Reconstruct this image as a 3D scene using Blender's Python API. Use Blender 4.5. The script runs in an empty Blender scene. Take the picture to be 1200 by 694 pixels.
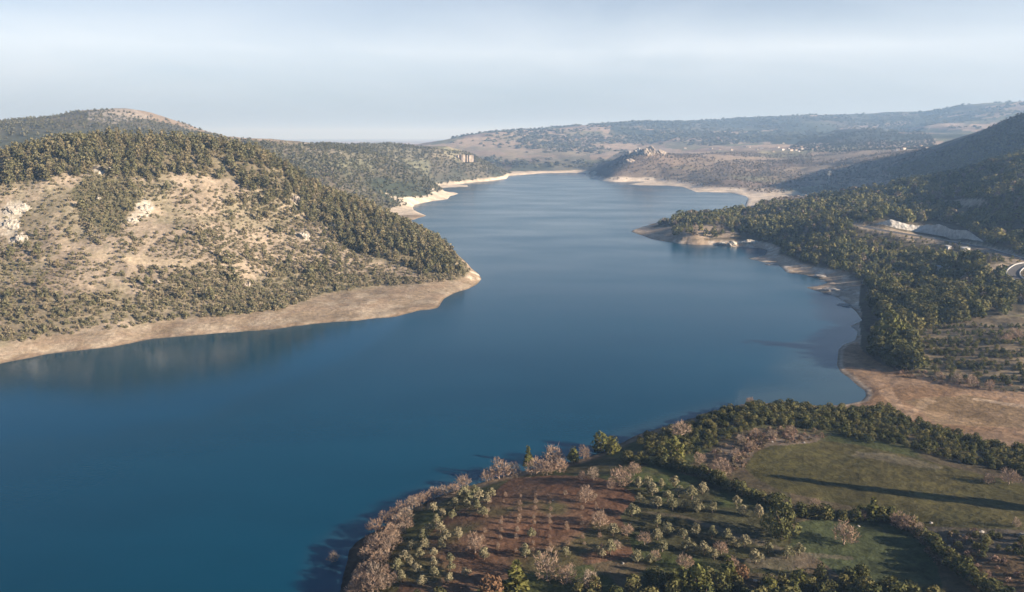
import bpy, math, random
import numpy as np
from math import radians as R, sin, cos, tan, pi

SC = bpy.context.scene
COL = SC.collection

# ------------------------------------------------------------------ camera
F = 924.0; PITCH = math.atan(187.0/F); CAMZ = 125.0
cp, sp = cos(PITCH), sin(PITCH)
cd = bpy.data.cameras.new('camera'); cam = bpy.data.objects.new('camera', cd); COL.objects.link(cam)
cam.location = (0, 0, CAMZ); cam.rotation_euler = (pi/2-PITCH, 0, 0)
cd.sensor_fit = 'HORIZONTAL'; cd.angle = 2*math.atan(600/F)
cd.clip_start = 1.0; cd.clip_end = 90000
SC.camera = cam

# ------------------------------------------------------------------ light
SUN_AZ, SUN_EL = R(112), R(18)          # clockwise from the view direction (+Y)
w = bpy.data.worlds.new('World'); SC.world = w; w.use_nodes = True
nt = w.node_tree; N = nt.nodes; L = nt.links; N.clear()
out = N.new('ShaderNodeOutputWorld'); bg = N.new('ShaderNodeBackground')
sky = N.new('ShaderNodeTexSky'); sky.sky_type = 'NISHITA'; sky.sun_disc = False
sky.sun_elevation = SUN_EL; sky.sun_rotation = SUN_AZ
sky.altitude = 600; sky.air_density = 1.0; sky.dust_density = 0.7; sky.ozone_density = 6.0
bg.inputs['Strength'].default_value = 0.042
tc = N.new('ShaderNodeTexCoord')
mp = N.new('ShaderNodeMapping'); mp.inputs['Scale'].default_value = (1.3, 1.5, 5.5)
mp.inputs['Rotation'].default_value = (R(5), R(14), R(20)); mp.inputs['Location'].default_value = (0.55, 0.2, 0.1)
no = N.new('ShaderNodeTexNoise'); no.inputs['Scale'].default_value = 1.5; no.inputs['Detail'].default_value = 6
no.inputs['Roughness'].default_value = 0.55; no.inputs['Distortion'].default_value = 0.5
cr = N.new('ShaderNodeValToRGB'); cr.color_ramp.elements[0].position = 0.36; cr.color_ramp.elements[1].position = 0.74
cr.color_ramp.elements[0].color = (.52, .52, .52, 1); cr.color_ramp.elements[1].color = (.76, .76, .76, 1)
mx = N.new('ShaderNodeMix'); mx.data_type = 'RGBA'
mx.inputs[7].default_value = (9.3, 9.5, 9.7, 1)
L.new(tc.outputs['Generated'], mp.inputs['Vector']); L.new(mp.outputs[0], no.inputs['Vector'])
sx_ = N.new('ShaderNodeSeparateXYZ'); L.new(tc.outputs['Generated'], sx_.inputs[0])
hr = N.new('ShaderNodeMapRange'); hr.inputs[1].default_value = .10; hr.inputs[2].default_value = .235; hr.inputs[3].default_value = 1.0; hr.inputs[4].default_value = .05; L.new(sx_.outputs['Z'], hr.inputs[0])
cm = N.new('ShaderNodeMath'); cm.operation = 'MULTIPLY'; L.new(hr.outputs[0], cm.inputs[1])
fy_ = N.new('ShaderNodeMapRange'); fy_.inputs[1].default_value = -.25; fy_.inputs[2].default_value = .55; fy_.inputs[3].default_value = .2; L.new(sx_.outputs['Y'], fy_.inputs[0])      # cirrus veil thinned behind the camera to lower the ambient light
c2 = N.new('ShaderNodeMath'); c2.operation = 'MULTIPLY'; L.new(cm.outputs[0], c2.inputs[0]); L.new(fy_.outputs[0], c2.inputs[1])
vh = N.new('ShaderNodeMapRange'); vh.inputs[1].default_value = .0; vh.inputs[2].default_value = .10; L.new(sx_.outputs['Z'], vh.inputs[0])
vc = N.new('ShaderNodeMix'); vc.data_type = 'RGBA'; vc.inputs[6].default_value = (3.6, 4.3, 5.8, 1); vc.inputs[7].default_value = (11.2, 11.7, 12.1, 1); L.new(vh.outputs[0], vc.inputs[0]); L.new(vc.outputs[2], mx.inputs[7])
L.new(no.outputs['Fac'], cr.inputs[0]); L.new(cr.outputs[0], cm.inputs[0]); L.new(c2.outputs[0], mx.inputs[0]); L.new(sky.outputs[0], mx.inputs[6])
L.new(mx.outputs[2], bg.inputs['Color']); L.new(bg.outputs[0], out.inputs['Surface'])

sd_ = bpy.data.lights.new('sun', 'SUN'); sun = bpy.data.objects.new('sun', sd_); COL.objects.link(sun)
sd_.energy = 5.0; sd_.angle = R(0.5); sd_.color = (1.0, 0.86, 0.70)
sun.rotation_euler = (pi/2-SUN_EL, 0, pi-SUN_AZ)
sun.location = (800, -300, 600)

SC.view_settings.view_transform = 'Standard'; SC.view_settings.look = 'None'
SC.view_settings.exposure = 1.32; SC.view_settings.gamma = 1.0; SC.view_settings.use_curve_mapping = False
SC.render.engine = 'CYCLES'
cy = SC.cycles
cy.max_bounces = 5; cy.diffuse_bounces = 2; cy.glossy_bounces = 2; cy.transmission_bounces = 2; cy.volume_bounces = 1
cy.use_denoising = True; cy.sample_clamp_indirect = 6
HAZE_DENSITY = 1.15e-4

rng = np.random.default_rng(7); random.seed(7)

# ------------------------------------------------------------------ helpers
def tag(o, label=None, cat=None, group=None, kind=None):
    if label: o['label'] = label
    if cat: o['category'] = cat
    if group: o['group'] = group
    if kind: o['kind'] = kind
    return o

def empty(name, loc=(0, 0, 0), rz=0.0, s=1.0):
    o = bpy.data.objects.new(name, None); COL.objects.link(o)
    o.location = loc; o.rotation_euler = (0, 0, rz); o.scale = (s, s, s); o.empty_display_size = .5
    return o

def mesh_np(name, V, Q, mats, midx=None, smooth=False, col=None):
    """mesh from numpy: V (n,3), Q (m,4) or (m,3)"""
    V = np.asarray(V, np.float32); Q = np.asarray(Q, np.int32)
    me = bpy.data.meshes.new(name); k = Q.shape[1]
    me.vertices.add(len(V)); me.vertices.foreach_set('co', V.ravel())
    me.loops.add(Q.size); me.loops.foreach_set('vertex_index', Q.ravel())
    me.polygons.add(len(Q)); me.polygons.foreach_set('loop_start', np.arange(0, Q.size, k, dtype=np.int32))
    for m in (mats if isinstance(mats, (list, tuple)) else [mats]): me.materials.append(m)
    if midx is not None: me.polygons.foreach_set('material_index', np.asarray(midx, np.int32))
    me.polygons.foreach_set('use_smooth', np.full(len(Q), smooth))
    if col is not None:
        a = me.color_attributes.new('tint', 'FLOAT_COLOR', 'POINT')
        c4 = np.ones((len(V), 4), np.float32); c4[:, :3] = col
        a.data.foreach_set('color', c4.ravel())
    me.update(calc_edges=True)
    return me

def obj(name, me, parent=None):
    o = bpy.data.objects.new(name, me); COL.objects.link(o)
    if parent is not None: o.parent = parent
    return o

_TAB = np.random.default_rng(5).random((512, 512)).astype(np.float32)
def vnoise(x, y, s=0):
    x = np.asarray(x, np.float32)+np.float32(s*7.31); y = np.asarray(y, np.float32)+np.float32(s*3.77)
    fx = np.floor(x); fy = np.floor(y); ix = fx.astype(np.int32); iy = fy.astype(np.int32); fx = x-fx; fy = y-fy
    fx = fx*fx*(3-2*fx); fy = fy*fy*(3-2*fy)
    i0 = (iy & 511) << 9; i1 = ((iy+1) & 511) << 9; j0 = ix & 511; j1 = (ix+1) & 511; T = _TAB.ravel()
    a = T[i0+j0]; a += (T[i0+j1]-a)*fx; b = T[i1+j0]; b += (T[i1+j1]-b)*fx
    return a+(b-a)*fy

def fbm(x, y, s=0, octv=4, g=0.5):
    x = np.asarray(x, np.float32); y = np.asarray(y, np.float32); t = np.zeros_like(x); a = 1.0; n = 0.0
    for i in range(octv):
        t += a*vnoise(x, y, s+i*17); n += a; a *= g; x = x*2.03+13.7; y = y*2.01-7.1
    return t/n - 0.5                     # about -.5 .. .5

def sstep(a, b, x):
    t = np.clip((x-a)/(b-a), 0, 1); return t*t*(3-2*t)

def ray(px, py):
    X = (px-600.0)/F; v = -(py-347.0)/F
    return np.array([X, cp+sp*v, -sp+cp*v])

def ground0(px, py, z=0.0):             # pixel -> point on the level z
    d = ray(px, py); t = (z-CAMZ)/d[2]; return d[:2]*t

def project(x, y, z):
    dz = z-CAMZ; dep = y*cp-dz*sp; up = y*sp+dz*cp
    return 600+F*x/dep, 347-F*up/dep

def inpoly(x, y, poly):
    p = np.asarray(poly, float); x = np.asarray(x); y = np.asarray(y); r = np.zeros(np.shape(x), bool)
    bb = (x >= p[:, 0].min()) & (x <= p[:, 0].max()) & (y >= p[:, 1].min()) & (y <= p[:, 1].max())
    X = x[bb]; Y = y[bb]; q = np.zeros(X.shape, bool); j = len(p)-1
    for i in range(len(p)):
        xi, yi = p[i]; xj, yj = p[j]
        if yi != yj: q ^= ((yi > Y) != (yj > Y)) & (X < (xj-xi)*(Y-yi)/(yj-yi)+xi)
        j = i
    r[bb] = q
    return r

# ------------------------------------------------------------------ shoreline
SHORE_PX = [
    # left hill, mud band to the tip
    (-250, 476), (-120, 447), (0, 427.6), (54, 415.5), (100, 411), (130, 408), (181, 397.5), (230, 393.5), (272, 390), (320, 387), (360, 381),
    (420, 376), (465, 371.5), (490, 365), (505, 363.5), (515, 361), (522, 350), (536, 343), (553, 338), (562, 333), (567, 327), (563, 321), (556, 316),
    # behind the hill
    (543, 303), (529, 291), (505, 277), (480, 267.5), (455, 262), (452, 258.5),
    # spits of the left bank
    (485, 258), (493, 255.5), (501, 253), (494, 249.5), (486, 246), (485, 243), (487, 240), (497, 238), (507, 235.6), (526, 233.4), (528, 230), (539, 227), (534, 225.2), (522, 224.5), (513, 220.4),
    (551, 219), (549, 217.2), (537, 216), (554, 214), (576, 211.8), (593, 209.6), (597, 206), (637, 203), (660, 202.8), (687, 203),
    # castle point and the right bank coves
    (686, 206.5), (699, 209.7), (705.5, 212), (718.5, 213.6), (742, 212.8), (758, 213), (733, 216.0), (747, 217.3), (781, 217.6), (799, 219), (814, 225.3), (853, 225.6), (871, 229.7),
    (876, 233), (873, 238), (872, 243), (866, 247.5), (837, 250.5), (787, 256), (755, 265), (740, 269.5),
    (737, 271.5), (753, 276.7), (767, 281), (793, 285), (820, 287.5), (843, 287.8), (858, 290), (871, 289.9), (888, 291.5), (896, 293), (893, 299),
    (874, 303), (892, 307.7), (907, 308.5), (914, 314), (920, 319.6), (942, 322.4), (957, 326.5), (967, 331), (957, 334.6), (940, 336.6),
    (957, 342), (972, 345.5), (989, 354.5), (1000.5, 365.5), (1007, 375), (994, 382), (1002, 389), (999, 398), (986, 404), (980, 410), (978.6, 421), (978, 427), (981, 435),
    (991, 442.6), (998.5, 450), (1008, 458), (1009, 464), (1004, 469), (983, 474),
    # foreground peninsula
    (960, 474), (920, 470), (870, 472), (830, 481), (780, 498), (740, 510), (700, 529), (660, 542), (620, 549), (590, 556), (560, 564), (530, 573), (500, 585), (475, 598),
    (450, 613), (433, 622), (412, 634), (401, 647), (397, 665), (391, 694), (378, 760), (350, 880)]
SHORE = np.array([ground0(*p) for p in SHORE_PX])
WATER = np.vstack([SHORE, [(-90, 60), (-900, 60), (-900, 330)]])

def shore_dist(x, y):
    """signed distance to the shoreline, positive on land"""
    sh = x.shape; x = x.ravel().astype(np.float32); y = y.ravel().astype(np.float32); d = np.empty_like(x)
    A = WATER.astype(np.float32); B = np.roll(A, -1, 0)
    for s in range(0, len(x), 40000):
        xs = x[s:s+40000]; ys = y[s:s+40000]; m = np.full_like(xs, 1e12)
        for (ax, ay), (bx, by) in zip(A, B):
            ex, ey = bx-ax, by-ay; q = ex*ex+ey*ey
            t = np.clip(((xs-ax)*ex+(ys-ay)*ey)/q, 0, 1)
            np.minimum(m, (xs-ax-t*ex)**2+(ys-ay-t*ey)**2, out=m)
        d[s:s+40000] = np.sqrt(m)
    d = np.where(inpoly(x, y, WATER), -d, d)
    return d.reshape(sh)

# ------------------------------------------------------------------ relief: control points (pixel, distance) -> heights
CT = []
def cY(px, py, Y):
    d = ray(px, py); t = Y/d[1]; CT.append((d[0]*t, Y, CAMZ+d[2]*t))
def cZ(px, Y, z):
    dep = cp*Y+sp*(CAMZ-z); CT.append(((px-600)/F*dep, Y, z))
def cP(px, py, z):
    x, y = ground0(px, py, z); CT.append((x, y, z))
# left hill: ridge, slope
for p in [(-150, 205, 640), (0, 191, 715), (40, 179, 735), (75, 172, 745), (110, 170, 755), (164, 170, 775), (224, 171, 800), (274, 175, 815), (312, 184, 825),
          (343, 203, 825), (359, 216, 820), (407, 235, 815), (438, 248, 800), (470, 263, 785), (502, 281, 755), (534, 301, 725), (552, 319, 697),
          (0, 330, 540), (0, 390, 462), (0, 250, 640), (65, 320, 545), (65, 240, 650), (130, 300, 580), (130, 372, 500), (130, 230, 672), (200, 290, 605), (200, 360, 528), (200, 225, 700), (260, 280, 640), (260, 225, 735),
          (320, 340, 590), (320, 362, 545), (320, 290, 668), (320, 240, 742), (380, 300, 668), (380, 255, 755), (430, 330, 640), (430, 290, 708), (430, 352, 580), (500, 335, 640), (500, 304, 700), (-150, 300, 540), (-150, 390, 430)]: cY(*p)
for p in [(0, 900, 70), (0, 1100, 40), (150, 930, 85), (150, 1150, 45), (300, 960, 60), (300, 1150, 25), (400, 960, 22), (400, 1100, 12), (-150, 900, 90), (-150, 1200, 50)]: cZ(*p)
# far left hill and the plateau of the left bank
for p in [(-150, 141, 2000), (0, 142, 2050), (49, 140, 2150), (101, 132, 2250), (123, 131, 2300), (170, 133, 2300), (205, 146, 2250), (233, 156, 2200), (255, 163, 2150), (320, 167.5, 2150),
          (0, 165, 1500), (100, 158, 1650), (200, 162, 1650), (360, 169, 2150), (400, 172, 2200), (440, 170, 2300), (480, 172, 2350), (520, 175, 2350), (556, 181, 2420), (573, 190, 2480), (586, 200, 2540),
          (330, 185, 1500), (400, 200, 1480), (400, 225, 1300), (370, 210, 1350), (470, 225, 1520), (450, 195, 1700), (500, 200, 1900), (540, 192, 2230), (540, 205, 2200), (440, 245, 1300), (300, 175, 1500)]: cY(*p)
for p in [(0, 2900, 90), (120, 3200, 100), (220, 3000, 60), (330, 3000, 50), (440, 3000, 40), (520, 2900, 15), (-150, 2900, 100)]: cZ(*p)
# hills beyond the head of the lake
for p in [(530, 165, 4300), (560, 158, 4500), (600, 153, 4900), (650, 153, 5000), (690, 148, 5400), (730, 144, 5800), (800, 142, 6000), (900, 138, 6000), (1000, 134, 6000), (1060, 131, 6000),
          (1116, 128, 5900), (1145, 120, 5600), (1168, 122, 5600), (1200, 118, 5500), (1320, 112, 5300), (600, 185, 3350), (600, 197, 2870), (640, 197, 2900), (650, 170, 4100), (700, 180, 3600), (700, 160, 4600), (760, 158, 4700), (850, 158, 4700), (850, 150, 5400),
          (950, 150, 5000), (1000, 146, 5200), (1080, 152, 4400), (1100, 140, 5200), (1150, 150, 4200)]: cY(*p)
for p in [(400, 5000, 20), (480, 5500, 10), (300, 5000, 20), (100, 5500, 30), (600, 8000, 60), (800, 8500, 120), (1000, 8500, 150), (1200, 8500, 200), (-150, 6000, 30)]: cZ(*p)
# castle rock, village, dark hump, right bank middle distance
for p in [(757, 180, 2560), (735, 186, 2500), (722, 195, 2450), (705, 203, 2380), (700, 198, 2520), (780, 186, 2560), (757, 200, 2330), (800, 198, 2330), (820, 190, 2500), (860, 193, 2400), (860, 178, 2900), (800, 180, 2850), (940, 174, 3150), (900, 190, 2600), (900, 212, 2000), (960, 213, 1900),
          (1000, 200, 2000), (1000, 180, 2600), (940, 166, 3600), (966, 158, 3700), (990, 151, 3800), (1010, 152, 3800), (1041, 157, 3800), (1082, 159, 3700), (990, 166, 3300), (1060, 172, 3000), (850, 212, 1960), (900, 222, 1790)]: cY(*p)
for p in [(757, 3000, 45), (700, 2800, 18), (990, 4500, 105), (1060, 4400, 110), (800, 3300, 60)]: cZ(*p)
# dark hill of the right edge
for p in [(1320, 110, 1700), (1200, 138, 1720), (1168, 150, 1760), (1139, 164, 1800), (1105, 175, 1840), (1082, 185, 1860), (1050, 197, 1850), (1120, 190, 1620), (1200, 165, 1520), (1080, 200, 1700)]: cY(*p)
for p in [(1200, 2500, 110), (1100, 2500, 75), (1300, 2600, 140)]: cZ(*p)
# right bank forest
for p in [(1320, 170, 1080), (1200, 186, 1090), (1168, 194, 1110), (1139, 207, 1120), (1099, 214, 1140), (1053, 222, 1170), (1004, 227, 1200), (966, 235, 1200), (938, 243, 1170), (897, 240, 1260),
          (1200, 230, 900), (1100, 247, 985), (1150, 225, 1000), (1043, 272, 835), (1000, 250, 960), (1090, 283, 800), (1150, 288, 745), (1160, 299, 705), (1200, 312, 650), (1200, 330, 595), (1000, 300, 750), (1040, 300, 745), (940, 290, 815), (940, 262, 950), (890, 262, 1010),
          (1000, 330, 660), (1050, 350, 575), (1100, 350, 560), (1060, 330, 630), (1050, 395, 470), (1050, 420, 423), (1100, 380, 492), (1200, 400, 432), (1200, 350, 545), (1200, 440, 385), (1120, 435, 400), (1320, 350, 545), (1320, 450, 370),
          (800, 270, 975), (840, 265, 985), (800, 278, 935), (860, 275, 945)]: cY(*p)
cZ(1200, 1350, 80); cZ(1100, 1400, 50); cZ(1000, 1500, 15)
# beach flat and foreground peninsula (by level)
for p in [(1020, 430, 1.0), (1050, 455, 1.6), (1100, 460, 2.2), (1200, 480, 3.0), (1060, 480, 2.2), (1320, 480, 4), (1120, 500, 3.2), (1200, 505, 3.6),
          (900, 485, 5), (860, 490, 5), (1000, 495, 5.5), (1060, 510, 7), (1200, 540, 8.5), (960, 515, 7), (900, 540, 9), (800, 530, 7), (740, 540, 7), (700, 560, 7), (640, 575, 7), (560, 600, 6.5), (500, 630, 6), (470, 670, 6),
          (440, 660, 4), (600, 640, 8), (700, 640, 9), (800, 600, 9), (880, 620, 10), (1000, 570, 10), (1100, 590, 11), (1200, 600, 12), (1000, 640, 10.5), (1080, 660, 11), (1150, 640, 14), (1200, 690, 16), (1050, 694, 12), (900, 694, 11), (700, 694, 9), (560, 694, 8), (450, 694, 5),
          (800, 800, 12), (600, 800, 9), (1200, 800, 18), (1000, 900, 16), (1400, 600, 16), (1400, 800, 22), (500, 900, 8)]: cP(*p)
for az in (-48, -30, -15, 0, 15, 30, 48):
    for r_ in (13000, 30000): CT.append((r_*sin(R(az)), r_*cos(R(az)), 25.0))
C3 = np.array(CT)
C3 = np.vstack([C3, np.c_[SHORE[::1], np.zeros(len(SHORE))]])
def uv(x, y): return np.arctan2(x, y), 0.62*np.log(np.hypot(x, y))
cu, cv = uv(C3[:, 0], C3[:, 1])
def tps(d2): return 0.5*d2*np.log(d2+1e-9)
n = len(C3); A = np.zeros((n+3, n+3))
A[:n, :n] = tps((cu[:, None]-cu)**2+(cv[:, None]-cv)**2) + np.eye(n)*2e-5
Pm = np.c_[np.ones(n), cu, cv]; A[:n, n:] = Pm; A[n:, :n] = Pm.T
rr = np.hypot(C3[:, 0], C3[:, 1])
rhs = np.zeros(n+3); rhs[:n] = C3[:, 2]/np.maximum(rr, 1)*100      # work in slope units, so near and far weigh alike
WT = np.linalg.solve(A, rhs)
def rbf(x, y):
    sh = x.shape; u, v = uv(x.ravel(), y.ravel()); o = np.empty(len(u))
    for s in range(0, len(u), 20000):
        a, b = u[s:s+20000], v[s:s+20000]
        k = tps((a[:, None]-cu.astype(np.float32))**2+(b[:, None]-cv.astype(np.float32))**2)
        o[s:s+20000] = k@WT[:n]+WT[n]+WT[n+1]*a+WT[n+2]*b
    return (o*np.hypot(x.ravel(), y.ravel())/100).reshape(sh)

# polar sheet
NA = 1150; AZ = np.linspace(R(-47), R(47), NA)
LR = np.concatenate([np.arange(np.log(125), np.log(620), 0.0031), np.arange(np.log(620), np.log(3200), 0.0062), np.arange(np.log(3200), np.log(31000), 0.0145)])
NR = len(LR)
GA, GL = np.meshgrid(AZ, LR)            # (NR, NA)
GX = np.exp(GL)*np.sin(GA); GY = np.exp(GL)*np.cos(GA); GR = np.exp(GL)
# relief is smooth: solve on every 4th node and spread bilinearly
ia = np.unique(np.r_[np.arange(0, NA, 4), NA-1]); il = np.unique(np.r_[np.arange(0, NR, 4), NR-1])
Hc = rbf(GX[np.ix_(il, ia)], GY[np.ix_(il, ia)])
T1 = np.stack([np.interp(LR, LR[il], Hc[:, k]) for k in range(len(ia))], 1)
H0 = np.stack([np.interp(AZ, AZ[ia], T1[k]) for k in range(NR)], 0)
SD = shore_dist(GX, GY)
jag = np.clip(GR*0.004, 1.0, 9)
SD = SD + jag*(1.6*fbm(GX/(jag*5), GY/(jag*5), 3, 3))
rock = fbm(GX/90, GY/90, 11, 5)
far = sstep(1200, 3000, GR)
amp = 5.0*sstep(300, 600, GR)*sstep(15, 120, SD) + 24*far + 12*sstep(470, 620, GR)*(1-far)*sstep(20, 120, SD)*(GX > GY*.3)
wav = 70+260*far
ns = fbm(GX/90, GY/90, 21, 5)*(1-far) + fbm(GX/420, GY/420, 31, 6, .55)*far
gul = -np.abs(fbm(GX/55+.3*GY/55, GY/70, 41, 4))*10*sstep(420, 520, GR)*(1-sstep(900, 1200, GR))*sstep(20, 90, SD)*(GX < 0)
land = np.maximum(H0, 1.2+0.015*np.clip(SD, 0, 200)) + amp*ns*1.6 + gul*0.8 + 0.45*fbm(GX/9, GY/9, 51, 3)*(GR < 700)
flat = sstep(8000, 12000, GR); land = land*(1-flat)+(25+60*fbm(GX/2500, GY/2500, 61, 4))*flat
bank = np.where(SD > 0, SD*0.55, SD*0.2)
k = 1.5
HZ = np.where(SD > 0, -k*np.log(np.exp(-np.clip(land, -30, 600)/k*1.0)+np.exp(-np.clip(bank, -5, 600)/k)+1e-300), np.maximum(SD*0.2, -5)-0.9)
HZ = np.where(SD > 0, np.where(np.minimum(land, bank) > 60, np.minimum(land, bank), HZ), HZ)
HZ = np.where(SD > 0, np.maximum(HZ, -0.9+np.minimum(SD, 4)*.25), HZ)
PXg, PYg = project(GX, GY, HZ)

def height(x, y):
    x = np.asarray(x, float); y = np.asarray(y, float)
    a = (np.arctan2(x, y)-AZ[0])/(AZ[1]-AZ[0]); l = np.interp(np.log(np.hypot(x, y)), LR, np.arange(NR))
    a = np.clip(a, 0, NA-1.001); l = np.clip(l, 0, NR-1.001); i = l.astype(int); j = a.astype(int); fl = l-i; fa = a-j
    return (HZ[i, j]*(1-fa)+HZ[i, j+1]*fa)*(1-fl) + (HZ[i+1, j]*(1-fa)+HZ[i+1, j+1]*fa)*fl
def sdist(x, y):
    a = np.clip(np.round((np.arctan2(x, y)-AZ[0])/(AZ[1]-AZ[0])), 0, NA-1).astype(int)
    l = np.clip(np.round(np.interp(np.log(np.hypot(x, y)), LR, np.arange(NR))), 0, NR-1).astype(int)
    return SD[l, a]
_T = np.exp(np.linspace(np.log(130), np.log(9000), 3000))
def at(px, py):
    """where the line of sight of a pixel meets the land"""
    d = ray(px, py); t = _T/d[1]
    below = CAMZ+d[2]*t < np.maximum(height(d[0]*t, _T), 0)
    i = int(np.argmax(below)) if below.any() else len(_T)-1
    return np.array([d[0]*t[i], _T[i], height(d[0]*t[i], _T[i])])
def mpp(p): return math.sqrt(p[0]**2+p[1]**2+(CAMZ-p[2])**2)/F      # metres per pixel there

# ------------------------------------------------------------------ road beds are cut level into the slope
def dense(P, step):
    P = np.asarray(P, float); o = [P[0]]
    for a, b in zip(P[:-1], P[1:]):
        m = max(1, int(np.hypot(*(b-a)[:2])/step)); o += [a+(b-a)*i/m for i in range(1, m+1)]
    return np.array(o)
def smooth_path(px, step=4.0):
    P = np.array([at(*p) for p in px])
    for _ in range(3):                  # round the corners
        Q = [P[0]]
        for a, b in zip(P[:-1], P[1:]): Q += [a*.75+b*.25, a*.25+b*.75]
        P = np.array(Q+[P[-1]])
    P = dense(P, step); z = P[:, 2].copy(); kk = 9
    zp = np.pad(z, kk, mode='edge'); P[:, 2] = np.convolve(zp, np.ones(2*kk+1)/(2*kk+1), 'same')[kk:-kk]
    return P
def level(P, half, fall):
    global HZ
    r0 = np.hypot(P[:, 0], P[:, 1]); a0 = np.arctan2(P[:, 0], P[:, 1]); mg = half+fall+5
    i0, i1 = np.searchsorted(LR, [math.log(r0.min()-mg), math.log(r0.max()+mg)]); j0, j1 = np.searchsorted(AZ, [a0.min()-mg/r0.min(), a0.max()+mg/r0.min()])
    X = GX[i0:i1, j0:j1]; Y = GY[i0:i1, j0:j1]; bd = np.full(X.shape, 1e9); bz = np.zeros(X.shape)
    for p in P:
        d = np.hypot(X-p[0], Y-p[1]); m = d < bd; bd[m] = d[m]; bz[m] = p[2]
    t = 1-sstep(half, half+fall, bd)
    HZ[i0:i1, j0:j1] = HZ[i0:i1, j0:j1]*(1-t)+bz*t
ROAD = smooth_path([(985, 259), (1000, 262.5), (1020, 268), (1050, 273), (1080, 278.5), (1110, 283.5), (1150, 290), (1175, 297.5), (1205, 305), (1260, 318)])
BEND = smooth_path([(1290, 345), (1225, 336), (1201, 332), (1190, 327.5), (1185.5, 321), (1189, 314.5), (1199, 310.5), (1225, 309), (1260, 306)], 2.0)
level(ROAD, 6.5, 9); level(BEND, 7, 8)
PXg, PYg = project(GX, GY, HZ)

# ------------------------------------------------------------------ materials
def mat(name):
    m = bpy.data.materials.new(name); m.use_nodes = True
    nt = m.node_tree; b = nt.nodes['Principled BSDF']; return m, nt, b
def land_mat():
    m, nt, b = mat('land'); Nn, Lk = nt.nodes, nt.links
    b.inputs['Roughness'].default_value = .95; b.inputs['Specular IOR Level'].default_value = .1
    at_ = Nn.new('ShaderNodeAttribute'); at_.attribute_name = 'tint'
    tcn = Nn.new('ShaderNodeTexCoord'); prev = at_.outputs['Color']; hs = []
    for sc_, det, lo, hi in ((.035, 6, .72, 1.28), (.33, 5, .70, 1.30), (1.7, 3, .8, 1.2)):
        nn = Nn.new('ShaderNodeTexNoise'); nn.inputs['Scale'].default_value = sc_; nn.inputs['Detail'].default_value = det; nn.inputs['Roughness'].default_value = .62
        Lk.new(tcn.outputs['Object'], nn.inputs['Vector'])
        mr = Nn.new('ShaderNodeMapRange'); mr.inputs[1].default_value = .3; mr.inputs[2].default_value = .7; mr.inputs[3].default_value = lo; mr.inputs[4].default_value = hi
        Lk.new(nn.outputs['Fac'], mr.inputs[0])
        vm = Nn.new('ShaderNodeVectorMath'); vm.operation = 'SCALE'; Lk.new(prev, vm.inputs[0]); Lk.new(mr.outputs[0], vm.inputs['Scale']); prev = vm.outputs[0]; hs.append(nn)
    Lk.new(prev, b.inputs['Base Color'])
    bp = Nn.new('ShaderNodeBump'); bp.inputs['Strength'].default_value = .55; bp.inputs['Distance'].default_value = 1.2
    Lk.new(hs[1].outputs['Fac'], bp.inputs['Height']); Lk.new(bp.outputs[0], b.inputs['Normal'])
    return m
LAND = land_mat()
def leaf_mat(name, cols=None, transl=.12):
    """cols: two or three albedos that separate trees range over; None: colour comes from the tint alone"""
    m = bpy.data.materials.new(name); m.use_nodes = True; nt = m.node_tree; Nn, Lk = nt.nodes, nt.links; Nn.clear()
    o = Nn.new('ShaderNodeOutputMaterial'); a = Nn.new('ShaderNodeAttribute'); a.attribute_name = 'tint'; c = a.outputs['Color']
    if cols:
        oi = Nn.new('ShaderNodeObjectInfo'); rp = Nn.new('ShaderNodeValToRGB'); e = rp.color_ramp.elements
        while len(e) < len(cols): e.new(.5)
        for i, q in enumerate(cols): e[i].position = i/(len(cols)-1) if len(cols) > 1 else 0; e[i].color = (*q, 1)
        Lk.new(oi.outputs['Random'], rp.inputs[0]); mu = Nn.new('ShaderNodeVectorMath'); mu.operation = 'MULTIPLY'
        Lk.new(c, mu.inputs[0]); Lk.new(rp.outputs[0], mu.inputs[1]); c = mu.outputs[0]
    d = Nn.new('ShaderNodeBsdfDiffuse'); t = Nn.new('ShaderNodeBsdfTranslucent'); mxs = Nn.new('ShaderNodeMixShader'); mxs.inputs[0].default_value = transl
    Lk.new(c, d.inputs['Color']); Lk.new(c, t.inputs['Color']); Lk.new(d.outputs[0], mxs.inputs[1]); Lk.new(t.outputs[0], mxs.inputs[2]); Lk.new(mxs.outputs[0], o.inputs[0])
    return m
def plain(name, col, rough=.8, nscale=1.0, lo=.7, hi=1.25, bump=0.0):
    m, nt, b = mat(name); Nn, Lk = nt.nodes, nt.links; b.inputs['Roughness'].default_value = rough; b.inputs['Specular IOR Level'].default_value = .25
    tcn = Nn.new('ShaderNodeTexCoord'); nn = Nn.new('ShaderNodeTexNoise'); nn.inputs['Scale'].default_value = nscale; nn.inputs['Detail'].default_value = 6
    Lk.new(tcn.outputs['Object'], nn.inputs['Vector']); rp = Nn.new('ShaderNodeValToRGB')
    rp.color_ramp.elements[0].position = .3; rp.color_ramp.elements[1].position = .7
    rp.color_ramp.elements[0].color = (*[c*lo for c in col], 1); rp.color_ramp.elements[1].color = (*[c*hi for c in col], 1)
    Lk.new(nn.outputs['Fac'], rp.inputs[0]); Lk.new(rp.outputs[0], b.inputs['Base Color'])
    if bump:
        bp = Nn.new('ShaderNodeBump'); bp.inputs['Strength'].default_value = .8; bp.inputs['Distance'].default_value = bump
        Lk.new(nn.outputs['Fac'], bp.inputs['Height']); Lk.new(bp.outputs[0], b.inputs['Normal'])
    return m

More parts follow.
